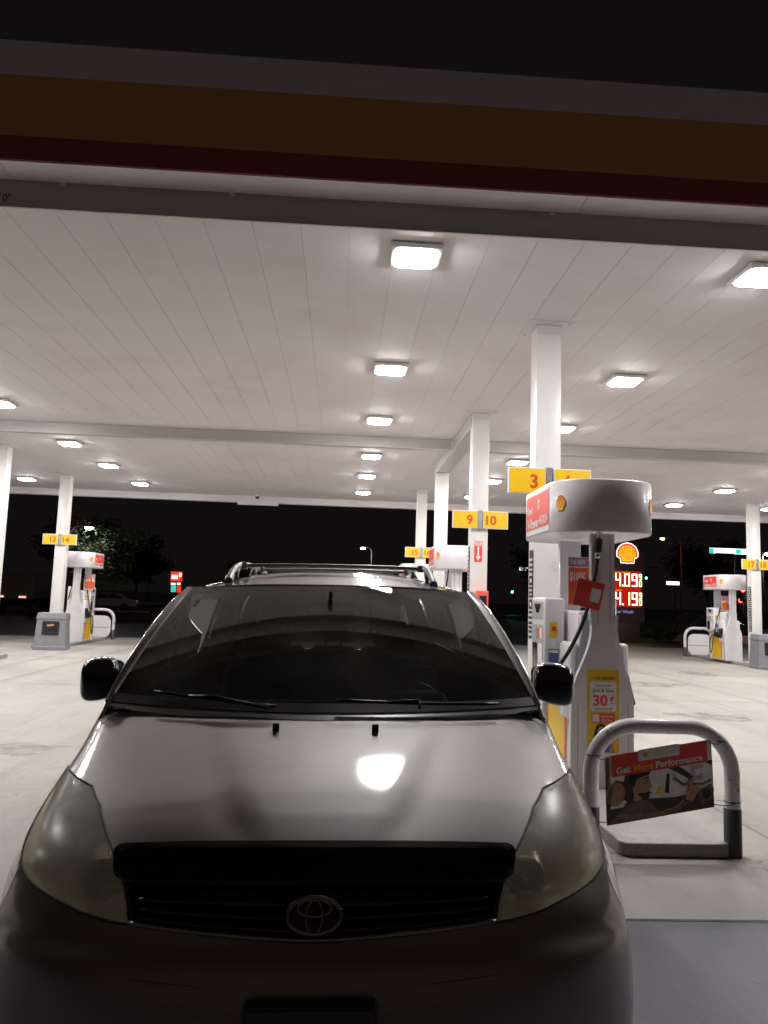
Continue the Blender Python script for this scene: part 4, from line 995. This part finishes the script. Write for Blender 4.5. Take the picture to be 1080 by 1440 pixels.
for s in (-1, 1):
    f = side(s); mb = MB(); patch(mb, SB, f, .07, holes=[D1, D2, W3], gap=.0); sp = mb.build('side_panel', M['paint'], van, VO, solid=.015, offset=-1 if s else 0)
    for D, Wd, nm in ((D1, W1, 'front_door'), (D2, W2, 'sliding_door')):
        mb = MB(); patch(mb, D, f, .06, holes=[Wd], gap=.003); d = mb.build(nm, M['paint'], van, VO, solid=.015)
        mb = MB(); patch(mb, Wd, lambda y, z: f(y, z) * 1. + Vector((-s * .006, 0, 0)), .1); mb.build('side_window', M['tglass'] if nm != 'front_door' else M['cglass'], d, VO)
        mb = MB(); y0 = 4.14 if nm == 'front_door' else 4.62; p = f(y0, 1.06)
        mb.tube(smooth_path([p + Vector((s * .0, -.10, 0)), p + Vector((s * .035, -.08, .003)), p + Vector((s * .04, 0, .004)), p + Vector((s * .035, .08, .003)), p + Vector((0, .10, 0))], 4), .014, 0, 8); mb.build('handle', M['chrome'], d, VO)
        mb = MB(); mb.tube([f(q[0], q[1]) + Vector((s * .002, 0, 0)) for q in resample(Wd, .05)] + [f(*Wd[0]) + Vector((s * .002, 0, 0))], .008, 0, 6, False); mb.build('window_seal', M['rubber'], d, VO)
    mb = MB(); patch(mb, W3, lambda y, z: f(y, z) + Vector((-s * .006, 0, 0)), .1); mb.build('quarter_window', M['tglass'], sp, VO)
    mb = MB()                                                       # pillar between windscreen and side
    for i in range(20):
        pass
    n = 18; A = [WS(s, i / n) for i in range(n + 1)]
    def pil(i):
        t = i / n * (len(PIL) - 1); k = min(int(t), len(PIL) - 2); q = t - k
        return f(PIL[k][0] + (PIL[k + 1][0] - PIL[k][0]) * q, PIL[k][1] + (PIL[k + 1][1] - PIL[k][1]) * q)
    Bq = [pil(i) for i in range(n + 1)]
    Cq = [(a + b) / 2 + Vector((s * .010, -.012, .008)) for a, b in zip(A, Bq)]
    vs = A + Cq + Bq; L = n + 1
    mb.add(vs, [(r * L + i, r * L + i + 1, (r + 1) * L + i + 1, (r + 1) * L + i) for r in range(2) for i in range(n)], 0, True)
    # corner gusset from the pillar foot to the fender
    mb.grid(lambda a, b: WS(s, 0).lerp(f(3.20, 1.165), b).lerp(SV(s * (.50 + .50 * b), .0), a), [i / 6 for i in range(7)], [i / 6 for i in range(7)], 0)
    mb.grid(lambda a, b: SV(s * (.42 + .2 * b), .004).lerp(WS(s * (.90 + .1 * b), 0).lerp(f(3.20, 1.165), b * .5) + Vector((0, -.006, .002)), a), [i / 6 for i in range(7)], [i / 6 for i in range(7)], 0)
    mb.build('windshield_pillar', M['paint'], van, VO)
ZR = [(3.75, 1.640), (3.92, 1.662), (4.12, 1.698), (4.45, 1.738), (4.9, 1.760), (5.6, 1.755), (6.2, 1.735), (6.72, 1.68)]
def zroof(y):
    for i in range(len(ZR) - 1):
        if y <= ZR[i + 1][0]:
            t = (y - ZR[i][0]) / (ZR[i + 1][0] - ZR[i][0]); g = lambda k: ZR[min(max(k, 0), len(ZR) - 1)][1]
            return catm(g(i - 1), g(i), g(i + 1), g(i + 2), t)
    return ZR[-1][1]
def RF(s, t):
    wx = .757 * (1 - .04 * max(0, t - .7) / .3); y0 = 3.92 + .135 * s * s; y = y0 + (6.72 - y0) * t
    e = min(1, t / .02)
    z = zroof(3.92 + (6.72 - 3.92) * t); k = abs(s)
    zz = z - (z - 1.622) * (k ** 3.4) 
    return Vector((s * wx, y, zz))
mb = MB(); mb.grid(RF, [math.sin(PI / 2 * (-1 + i / 16)) for i in range(33)], [i / 30 for i in range(31)]); roof = mb.build('roof', M['rpaint'], van, VO, solid=.02)
for s in (-1, 1):
    mb = MB(); mb.tube([RF(s * .86, t) + Vector((0, 0, .002)) for t in [.0 + .04 * i for i in range(24)]], .006, 0, 6); mb.build('roof_gutter', M['paint'], roof, VO)
# roof rack
for s in (-1, 1):
    mb = MB()
    z = lambda y: zroof(y)
    P = smooth_path([(s * .55, 4.16, z(4.16) - .03), (s * .548, 4.27, z(4.27) + .008), (s * .54, 4.42, z(4.42) + .03), (s * .538, 4.7, z(4.7) + .033), (s * .538, 5.3, z(5.3) + .033), (s * .538, 6.1, z(6.1) + .03), (s * .54, 6.25, z(6.25) + .0), (s * .545, 6.33, z(6.33) - .03)], 6)
    mb.tube(P, [.017 if 3 < i < len(P) - 4 else .023 for i in range(len(P))], 0, 10)
    for yy in (4.40, 5.3, 6.12): mb.tube([(s * .54, yy + .04, z(yy) + .03), (s * .555, yy, z(yy) - .03)], [.016, .026], 0, 8)
    mb.build('roof_rail', M['rail'], roof, VO)
for yy in (4.55, 5.55):
    mb = MB(); mb.tube(smooth_path([(-.535, yy, zroof(yy) + .03), (-.3, yy, zroof(yy) + .036), (0, yy, zroof(yy) + .038), (.3, yy, zroof(yy) + .036), (.535, yy, zroof(yy) + .03)], 5), .011, 0, 8)
    for s in (-1, 1): mb.rbox(s * .52 - .02, s * .52 + .02, yy - .03, yy + .03, zroof(yy) + .01, zroof(yy) + .05, .006)
    mb.build('cross_bar', M['rail'], roof, VO)
# tail
def TL(s, z):
    x = prof(z) * .952; y = 6.86 - (.10 * max(0, z - 1.0) / .6) - .10 * abs(s) ** 4
    return Vector((s * x, y, z))
TB = [(-1, .26), (1, .26), (1, .9), (1, 1.62), (0, 1.66), (-1, 1.62)]; TW = [(-.82, 1.15), (.82, 1.15), (.80, 1.54), (-.80, 1.54)]
mb = MB(); patch(mb, TB, TL, .08, holes=[TW]); tl = mb.build('tailgate', M['paint'], van, VO, solid=.015)
mb = MB(); patch(mb, TW, lambda a, b: TL(a, b) - Vector((0, .006, 0)), .12); mb.build('rear_window', M['tglass'], tl, VO)
for s in (-1, 1):
    mb = MB(); mb.rbox(s * .80 - .07, s * .80 + .07, 6.74, 6.84, .80, 1.12, .02); mb.build('tail_lamp', M['red'], tl, VO)
mb = MB(); mb.rbox(-.88, .88, 2.3, 6.8, .20, .25, .02); mb.build('underbody', M['void'], van, VO)
# door mirrors
for s in (-1, 1):
    c = Vector((s * 1.0 - .004 * 0 if s > 0 else -.975, 3.43, 1.235)); hwm = .093 if s > 0 else .082; bm = bmesh.new(); bmesh.ops.create_uvsphere(bm, u_segments=28, v_segments=16, radius=1)
    vs = []
    for q in bm.verts:
        p = q.co; sg = lambda a, e: math.copysign(abs(a) ** e, a)
        x, y, z = sg(p.x, .55), sg(p.y, .7), sg(p.z, .55)
        y2 = y * .075 if y < 0 else y * .045
        zz = z * .092 * (1 - .10 * (x * s < 0) * abs(x)); vs.append(c + Vector((x * hwm, y2 + s * x * -.0 + .02 * s * x, zz - .012 * x * s)))
    bm.verts.index_update(); mb = MB(); mb.add(vs, [[q.index for q in f_.verts] for f_ in bm.faces], 0, True); bm.free()
    mo = mb.build('door_mirror', M['gloss_black'], van, VO)
    mb = MB(); mb.tube([(s * .93, 3.44, 1.165), (s * .86, 3.46, 1.14)], [.035, .05], 0, 10); mb.build('mirror_arm', M['black'], mo, VO)
    mb = MB(); mb.prism(Fr(c + Vector((0, .058, 0)), (-1, 0, 0), (0, 0, 1)), rrect(-.085, -.075, .085, .075, .03), 0, .003); mb.build('mirror_glass', M['chrome'], mo, VO)
# wheels
for wy in (FW, RW):
    for s in (-1, 1):
        c = Vector((s * .84, wy, .335)); mb = MB()
        mb.lathe(c, (s, 0, 0), [(.20, .095), (.225, .105), (.30, .108), (.325, .09), (.335, .06), (.335, -.06), (.325, -.09), (.30, -.105), (.21, -.10)], 0, 36); wh = mb.build('wheel', M['rubber'], van, VO)
        mb = MB(); mb.lathe(c, (s, 0, 0), [(.215, .10), (.205, .09), (.195, .03), (.05, .03), (.045, .075), (0, .08)], 0, 30)
        for k in range(7):
            a = 2 * PI * k / 7; d = Vector((0, math.cos(a), math.sin(a))); mb.tube([c + Vector((s * .075, 0, 0)) + d * .03, c + Vector((s * .085, 0, 0)) + d * .2], [.026, .02], 0, 8)
        mb.build('rim', M['steel'], wh, VO)
    mb = MB()
for wy in (FW, RW):
    for s in (-1, 1):
        mb = MB(); mb.lathe((s * .70, wy, .34), (s, 0, 0), [(.0, -.05), (.40, -.05), (.40, .2)], 0, 28); mb.build('wheel_well', M['void'], van, VO)
# cabin ------------------------------------------------------------------------
mb = MB(); mb.grid(lambda s, t: Vector((s * (.80 + .03 * t), 3.08 + .62 * t + .16 * s * s * (1 - t), 1.10 + .03 * math.sin(PI * t) - (.0 if t < .98 else .0))), us, [i / 8 for i in range(9)])
mb.rbox(-.82, .82, 3.69, 3.74, .75, 1.115, .015); mb.rbox(.20, .56, 3.58, 3.76, 1.08, 1.165, .04); mb.build('dashboard', M['dash'], van, VO)
mb = MB(); mb.box(-.86, .86, 3.2, 6.75, .34, .38); mb.build('cabin_floor', M['seat'], van, VO)
mb = MB(); mb.grid(lambda s, t: RF(s, t) + Vector((0, 0, -.045)), [-.93 + 1.86 * i / 10 for i in range(11)], [.02 + .95 * i / 10 for i in range(11)]); mb.build('headliner', M['trim'], van, VO)
sw = MB(); cn = Vector((.38, 3.86, 1.03)); nn = Vector((0, -.86, -.5)).normalized(); q1 = Vector((1, 0, 0)); q2 = nn.cross(q1)
sw.tube([cn + (q1 * math.cos(2 * PI * i / 32) + q2 * math.sin(2 * PI * i / 32)) * .19 for i in range(33)], .016, 0, 8, False)
for a in (0, PI, PI * 1.5): sw.tube([cn, cn + (q1 * math.cos(a) + q2 * math.sin(a) * (1 if q2.z < 0 else -1)) * .185], .02, 0, 6)
sw.lathe(cn + nn * .03, -nn, [(0, -.02), (.06, -.01), (.075, .03)], 0, 16); sw.tube([cn, (.38, 3.66, .95)], .035, 0, 8); sw.build('steering_wheel', M['black'], van, VO)
for sy, xs in ((4.35, (-.40, .40)), (5.25, (-.42, .42)), (6.1, (-.42, .0, .42))):
    for sx in xs:
        mb = MB(); w2 = .25 if sy < 6 else .2
        mb.rbox(sx - w2, sx + w2, sy - .25, sy + .25, .50, .70, .06, 0, 3); T = Matrix.Translation((sx, sy + .24, .62)) @ Matrix.Rotation(rad(-14), 4, 'X')
        mb.rbox(-w2 + .01, w2 - .01, -.06, .07, .0, .60, .06, 0, 3, T); st = mb.build('seat', M['seat'], van, VO)
        mb = MB(); mb.rbox(-.13, .13, -.05, .06, .66, .84, .045, 0, 3, T)
        for q in (-.06, .06): mb.tube([T @ Vector((q, 0, .58)), T @ Vector((q, 0, .68))], .008, 0, 6)
        mb.build('headrest', M['seat'], st, VO)
mb = MB(); mb.rbox(-.12, .12, 3.77, 3.80, 1.50, 1.57, .02); mb.tube([(0, 3.79, 1.56), (0, 3.74, 1.63)], .012, 0, 6); mb.build('rear_view_mirror', M['black'], van, VO)
mb = MB(); mb.prism(Fr(WS(-.70, .20) + Vector((0, .012, -.01)), (1, .0, 0), WS(-.7, .3) - WS(-.7, .2)), [(-.04, -.03), (.04, -.03), (.04, .03), (-.04, .03)], 0, .001); mb.build('inspection_sticker', M['plight'], ws, VO)
# ------------------------------------------------------------------ lit price pylon
E_ = dict(white=emis('lit_white', (1, .97, .93), 1.6), yel=emis('lit_yellow', (1, .55, .02), .95), red=emis('lit_red', (1, .03, .015), 1.5),
          led=emis('led_digit', (1, .80, .42), 4.5), ledbloom=emis('led_bloom', (1, .02, .012), .5), ledg=emis('led_fraction', (.75, 1, .55), 2.6), amber=emis('led_amber', (1, .4, .03), 1.6),
          bluew=emis('lit_blue_white', (.45, .5, 1), .55), green=emis('signal_green', (.05, 1, .55), 22.), greensm=emis('signal_green_small', (.1, 1, .7), 9.), redsig=emis('signal_red', (1, .03, .02), 24.),
          sodium=emis('sodium_lamp', (1, .42, .10), 60.), led_street=emis('street_lamp_white', (.95, .96, 1), 120.), tealsign=emis('lit_teal', (.05, .8, .6), .9), signw=emis('lit_sign_face', (.85, 1, .95), 2.2), pinkw=emis('lit_pale_red', (1, .6, .5), 1.6),
          tail=emis('tail_light', (1, .55, .42), 1.2))
t = thing('price_pylon', 'lit price sign with yellow scallop mark and red 4.09 and 4.19 digits', 'price sign', (13.58, 36, 0))
PO = (13.58, 36, 0)
mb = MB(); mb.rbox(-.82 + 13.58, .82 + 13.58, 35.85, 36.15, .9, 4.72, .02); body = mb.build('cabinet', pbr('pylon_face', (.10, .055, .06), .4), t, PO)
mb = MB(); mb.rbox(13.58 - .6, 13.58 + .6, 35.9, 36.1, .0, .9, .02); mb.build('base', M['dbrown'], t, PO)
fr = Fr((13.58, 35.848, 0), (1, 0, 0), (0, 0, 1))
mb = MB(); shell_mark(mb, fr, -.02, 4.10, .49, .012, 1, 2, 0); mb.build('scallop_mark', [E_['white'], E_['yel'], E_['red']], t, PO)
SEG = {'0': 'abcdef', '1': 'bc', '4': 'bcfg', '9': 'abcdfg'}
def digit(mb, ch, x, z, w, h, k, m, th=.055):
    for sgm in SEG[ch]:
        a0, b0, a1, b1 = dict(a=(0, h - th, w, h), g=(0, h / 2 - th / 2, w, h / 2 + th / 2), d=(0, 0, w, th), f=(0, h / 2 - th / 2, th, h), b=(w - th, h / 2 - th / 2, w, h), e=(0, 0, th, h / 2 + th / 2), c=(w - th, 0, w, h / 2 + th / 2))[sgm]
        mb.frect(fr, x + a0, z + b0, x + a1, z + b1, k + .0006 * 'abcdefg'.index(sgm), m)
mb = MB(); mb.frect(fr, -.70, 1.60, .62, 3.28, .005, 1)  # glowing red sheet, the bloom round the digits put in as colour
for (zz, s_) in ((2.56, '4.09'), (1.68, '4.19')):
    x = -.60
    for ch in s_:
        if ch == '.': mb.frect(fr, x - .035, zz, x + .035, zz + .07, .015, 0); x += .075; continue
        digit(mb, ch, x, zz, .26, .60, .010, 0); x += .36
    x -= .05
    for q, c in ((.32, '9'), (.0, '0')): digit(mb, c, x + .03, zz + q, .14, .28, .016, 2, .04)
mb.text(fr, 'Regular with Wash', -.24, 3.215, .06, .010, 3, 'C', .0, .74); mb.text(fr, 'Regular', -.43, 2.38, .06, .010, 3, 'C', .0, .32)
mb.build('price_display', [E_['led'], E_['ledbloom'], E_['ledg'], E_['amber']], t, PO)
mb = MB(); mb.text(fr, 'Car Wash', -.20, 1.37, .14, .008, 0, 'C', .01, .90, .15); mb.build('wash_lettering', E_['bluew'], t, PO)

# ------------------------------------------------------------------ other far signs and lamps
t = thing('price_pylon', 'tiny red and green lit price sign across the street at left', 'price sign', (-14.65, 70, 0)); O = (-14.65, 70, 0)
mb = MB(); mb.rbox(-15.2, -14.1, 69.9, 70.1, 1.5, 3.45, .03); mb.box(-14.8, -14.5, 69.95, 70.05, 0, 1.5); mb.build('cabinet', M['pole'], t, O)
fr = Fr((-14.65, 69.89, 0), (1, 0, 0), (0, 0, 1)); mb = MB()
mb.frect(fr, -.5, 2.55, .5, 3.4, .01, 0); mb.frect(fr, -.42, 2.75, .12, 3.1, .02, 2); mb.frect(fr, .2, 2.95, .45, 3.3, .02, 3); mb.frect(fr, -.45, 2.2, -.05, 2.4, .01, 2); mb.frect(fr, .08, 2.25, .4, 2.42, .01, 2)
mb.frect(fr, -.42, 1.58, .02, 2.14, .01, 1); mb.frect(fr, .12, 1.55, .46, 2.16, .01, 0); mb.build('sign_face', [E_['red'], E_['tealsign'], E_['white'], E_['pinkw']], t, O)

def streetlamp(x, y, h, dx, label, em, r=.2, pm='pole', arm=1.2, cat='street lamp'):
    t = thing('street_lamp', label, cat, (x, y, 0), 'street lamps beyond the canopy')
    mb = MB(); mb.tube([(0, 0, 0), (0, 0, h * .5), (0, 0, h + .1)], [.11, .09, .06], 0, 8)
    mb.tube(smooth_path([(0, 0, h - .25), (dx * .4, 0, h + .08), (dx, 0, h + .12)], 5), .045, 0, 6); mb.build('post', M[pm], t)
    mb = MB(); s = 1 if dx > 0 else -1; mb.rbox(min(dx - s * .15, dx + s * .5), max(dx - s * .15, dx + s * .5), -.16, .16, h + .05, h + .18, .03); hd = mb.build('lamp_head', M['pole'], t)
    mb = MB(); mb.lathe((dx + s * .17, 0, h + .05), (0, 0, -1), [(r, 0), (r * .95, r * .3), (r * .6, r * .55), (0, r * .65)], 0, 14); mb.build('bulb', em, hd)
    return t
streetlamp(-12.9, 37, 4.45, .75, 'white street lamp beside the leafy tree behind the 13 and 14 column', E_['led_street'], .17, 'rustpole')
streetlamp(2.75, 70, 6.1, -.65, 'white street lamp above the van roof rack', E_['led_street'], .22)
streetlamp(31.6, 70, 8.0, -1.6, 'orange street lamp on a tall mast right of the price sign', E_['sodium'], .2, 'rustpole')
streetlamp(33.2, 59, 6.1, .4, 'white street lamp just right of the 17 and 18 column', E_['led_street'], .3)
streetlamp(-29.3, 120, 8.6, .6, 'pinpoint street lamp far off above the red price sign at left', emis('far_lamp', (1, .9, .8), 60.), .12)
def signal(x, y, z, label, lit, em, cat='traffic light', arm=3.5, r=.13):
    t = thing('traffic_light', label, cat, (x, y, 0))
    mb = MB(); mb.tube([(arm, .1, 0), (arm, .1, z + .8)], [.11, .08], 0, 8); mb.tube([(arm, .1, z + .55), (0, .1, z + .6)], .05, 0, 6); mb.build('mast', M['pole'], t)
    mb = MB(); mb.rbox(-.2, .2, -.12, .12, z - .95, z + .25, .03); h = mb.build('signal_head', M['black'], t)
    for k in range(3):
        zz = z - .36 * k if lit != 2 else z + .72 - .36 * k - .72
        c = Vector((0, -.12, z - .36 * k)); mb = MB(); mb.lathe(c, (0, -1, 0), [(r, 0), (r * .9, .03), (0, .04)], 0, 14)
        p = mb.build('signal_lens', em if k == lit else M['void'], h)
    return t
signal(36.3, 90, 5.8, 'green traffic light right of the lit price sign', 2, E_['green'])
signal(24.7, 110, 3.9, 'green traffic light left of the nearest column', 2, E_['green'], r=.16)
signal(32.05, 60, 3.25, 'upper red light between the right pump hood and the 17 and 18 column', 0, E_['redsig'], arm=.3, r=.17)
signal(32.15, 60.6, 2.40, 'lower red light between the right pump hood and the 17 and 18 column', 0, E_['redsig'], arm=.3, r=.17)
def boxsign(x, y, z, w, h, label, parts, post=True, name='street_sign'):
    t = thing(name, label, 'sign', (x, y, 0)); mb = MB(); mb.rbox(-w / 2, w / 2, -.08, .08, z - h / 2, z + h / 2, .02)
    if post: mb.cyl((0, .0, 0), (0, .0, z - h / 2), .05)
    mb.build('sign_case', M['pole'], t); fr = Fr((0, -.085, z), (1, 0, 0), (0, 0, 1)); mb = MB()
    for (a0, b0, a1, b1, k, m) in parts: mb.frect(fr, a0 * w, b0 * h, a1 * w, b1 * h, k, m)
    mb.build('sign_face', [E_['signw'], E_['tealsign'], M['ink']], t); return t
boxsign(26.35, 60, 3.58, 1.1, .34, 'small white lit street name sign right of the price sign', [(-.48, -.4, .48, .4, .005, 0), (-.4, -.1, .3, .05, .01, 2)])
boxsign(32.5, 62, 6.45, 4.4, .5, 'long white and teal lit sign behind the 17 and 18 column', [(-.49, -.45, .49, .45, .005, 0), (-.49, -.45, -.41, .4, .01, 1), (.02, -.4, .12, .35, .01, 1), (-.38, -.46, .0, -.34, .01, 2)])
boxsign(21.6, 90, 5.65, 1.2, .45, 'far white lit sign left of the nearest column', [(-.48, -.4, .48, .4, .005, 0)])

# ------------------------------------------------------------------ cars and truck in the dark
def far_car(x, y, rz, mat, label, lights=False):
    t = thing('parked_car', label, 'car', (x, y, 0), None, rz)
    prof_ = [(-2.2, .35), (-2.25, .62), (-2.05, .82), (-1.25, .92), (-.55, 1.38), (.75, 1.42), (1.55, .98), (2.1, .92), (2.25, .65), (2.2, .35)]
    mb = MB(); fr = Fr((0, .0, 0), (1, 0, 0), (0, 0, 1)); mb.prism(fr, prof_, -.82, .82, 0, True); mb.build('body', mat, t, bevel=.08)
    for s in (-1, 1):
        fr = Fr((0, s * .825, 0), (-s, 0, 0), (0, 0, 1)); mb = MB(); P = [(-1.0, .95), (-.48, 1.32), (.1, 1.34), (.1, .96)]; Q = [(.16, .96), (.16, 1.34), (.70, 1.34), (1.3, .98)]
        for pp in (P, Q): mb.fpoly(fr, [(-a * s, b) for a, b in pp], .004, 0)
        mb.build('side_window', M['screen'], t, recalc=False)
        for wx in (-1.35, 1.35):
            mb = MB(); mb.lathe((wx, s * .74, .32), (0, s, 0), [(.0, .09), (.2, .085), (.31, .08), (.32, .05), (.32, -.08), (.0, -.08)], 0, 20); mb.build('wheel', M['rubber'], t)
    if lights:
        for s in (-1, 1): mb = MB(); mb.rbox(-2.27, -2.2, s * .6 - .12, s * .6 + .12, .62, .74, .02); mb.build('tail_lamp', E_['tail'], t)
    return t
cw = car_paint('far_car_white', (.5, .5, .5), .3); cg = car_paint('far_car_dark', (.06, .06, .065), .9)
far_car(-17.6, 60, .1, cw, 'pale parked car across the street, left of the red price sign')
far_car(-21.4, 61, 0., cg, 'dark parked car across the street beside the left pump')
far_car(18.2, 38.0, .25, cg, 'dark car parked right of the lit price sign')
t = thing('box_truck', 'dark box truck with pale lights parked far off at the left edge', 'truck', (-18.6, 45, 0))
mb = MB(); mb.rbox(-1.2, 1.2, 0, 6, .9, 2.35, .04); mb.build('cargo_box', pbr('truck_grey', (.10, .08, .08), .5), t)
mb = MB(); mb.rbox(-1.1, 1.1, 6.1, 8, .6, 2.2, .1); mb.build('cab', M['pole'], t)
for s in (-1, 1):
    mb = MB(); mb.rbox(s * .62 - .2, s * .62 + .2, -.05, .02, .98, 1.08, .01); mb.build('tail_lamp', E_['tail'], t)
    for wy in (1.0, 7.0): mb = MB(); mb.lathe((s * .95, wy, .45), (s, 0, 0), [(0, .12), (.43, .12), (.45, .1), (.45, -.1), (0, -.1)], 0, 18); mb.build('wheel', M['rubber'], t)

# ------------------------------------------------------------------ trees
def tree_meshes(seed, H_, cr, nleaf, lsz, mat):
    R_ = random.Random(seed); tips = []
    mb = MB(); th = H_ * .38
    mb.tube(smooth_path([(0, 0, 0), (.05, .03, th * .5), (.0, .08, th)], 4), [.17 - .07 * i / 8 for i in range(9)], 0, 9)
    for k in range(8):
        a = 2 * PI * k / 8 + R_.uniform(-.3, .3); L = cr * R_.uniform(.6, 1.0); z1 = th + (H_ - th) * R_.uniform(.25, .85)
        p = smooth_path([(0, .08, th * R_.uniform(.75, 1)), (math.cos(a) * L * .4, math.sin(a) * L * .4, (th + z1) / 2 + .1), (math.cos(a) * L, math.sin(a) * L, z1)], 4)
        mb.tube(p, [.08 - .06 * i / 8 for i in range(9)], 0, 6); tips += p[3:]
    lb = MB()
    cl = [Vector(q) + Vector((R_.gauss(0, cr * .16), R_.gauss(0, cr * .16), R_.gauss(.15, cr * .15))) for q in tips for _ in range(2)]
    for i in range(nleaf):
        c = R_.choice(cl); p = c + Vector((R_.gauss(0, cr * .13), R_.gauss(0, cr * .13), R_.gauss(0, cr * .10)))
        u = Vector((R_.gauss(0, 1), R_.gauss(0, 1), R_.gauss(0, .7))).normalized(); v = u.orthogonal().normalized(); s = lsz * R_.uniform(.6, 1.3)
        lb.add([p - u * s, p + v * s * .5, p + u * s, p - v * s * .5], [(0, 1, 2, 3)], 0)
    return mb, lb
def tree_proto(name, seed, H_, cr, n, lsz, mat):
    t = thing(name, '', 'tree'); a, b = tree_meshes(seed, H_, cr, n, lsz, mat); a.build('trunk', M['bark'], t); b.build('crown', mat, t, recalc=False); return t
ta = tree_proto('broadleaf_tree', 5, 5.6, 2.0, 4200, .13, M['leaf']); tag(ta, 'leafy tree lit by the street lamp behind the 13 and 14 pump', 'tree', 'trees beyond the forecourt'); ta.location = (-12.0, 38.6, 0); ta.scale = (.85, .85, .9)
tb = tree_proto('broadleaf_tree', 11, 8.5, 3.4, 5200, .2, M['leaf2']); first = True
for (x, y, sc_, lb) in ((-24, 72, 1.0, 'dark tree beyond the street at the far left'), (-19.5, 75, .8, 'dark tree behind the pale parked car'), (-9, 76, .55, 'dark tree right of the red price sign'), 
                        (19, 70, .9, 'dark tree behind the nearest pump'), (24.5, 74, .75, 'dark tree between price sign and street name sign'), (38, 78, 1.1, 'dark tree at the right beyond the orange mast'), (45, 72, 1.0, 'dark tree at the far right edge')):
    o = tb if first else dup(tb); first = False; o.location = (x, y, 0); o.scale = (sc_,) * 3; o.rotation_euler = (0, 0, x); tag(o, lb, 'tree', 'trees beyond the forecourt')
# low clipped shrubs along the street side
def shrub(x, y, seed, label):
    R_ = random.Random(seed); mb = MB()
    for i in range(1300):
        d = Vector((R_.gauss(0, 1), R_.gauss(0, 1), R_.gauss(0, 1))).normalized() * (R_.random() ** .33); p = Vector((d.x * 1.15, d.y * .55, .48 + d.z * .46 + .08 * math.sin(d.x * 5 + seed)))
        u = Vector((R_.gauss(0, 1), R_.gauss(0, 1), R_.gauss(0, 1))).normalized(); v = u.orthogonal().normalized(); s = R_.uniform(.04, .09); mb.add([p - u * s, p + v * s * .6, p + u * s, p - v * s * .6], [(0, 1, 2, 3)])
    t = thing('shrub', label, 'shrub', (x, y, 0), 'shrubs beyond the forecourt'); mb.build('foliage', M['leaf2'], t, recalc=False)
    mb = MB(); 
    for k in range(5): mb.tube([(R_.uniform(-.3, .3), R_.uniform(-.1, .1), 0), (R_.uniform(-.8, .8), R_.uniform(-.3, .3), .7)], [.03, .012], 0, 5)
    mb.build('stem', M['bark'], t)
shrub(15.4, 36.6, 3, 'dark low shrub right of the price sign foot'); shrub(11.4, 36.9, 4, 'dark low shrub left of the price sign foot')

# ------------------------------------------------------------------ render settings
vs = sc.view_settings; sc.display_settings.display_device = 'sRGB'; vs.view_transform = 'Standard'; vs.look = 'None'; vs.exposure = 0; vs.gamma = 1; vs.use_curve_mapping = False
cy = sc.cycles; cy.use_denoising = True
try: cy.denoiser = 'OPENIMAGEDENOISE'
except Exception: pass
cy.max_bounces = 8; cy.diffuse_bounces = 4; cy.glossy_bounces = 4; cy.transparent_max_bounces = 16; cy.caustics_reflective = False; cy.caustics_refractive = False
cy.sample_clamp_indirect = 6.; cy.use_light_tree = True; cy.blur_glossy = .3
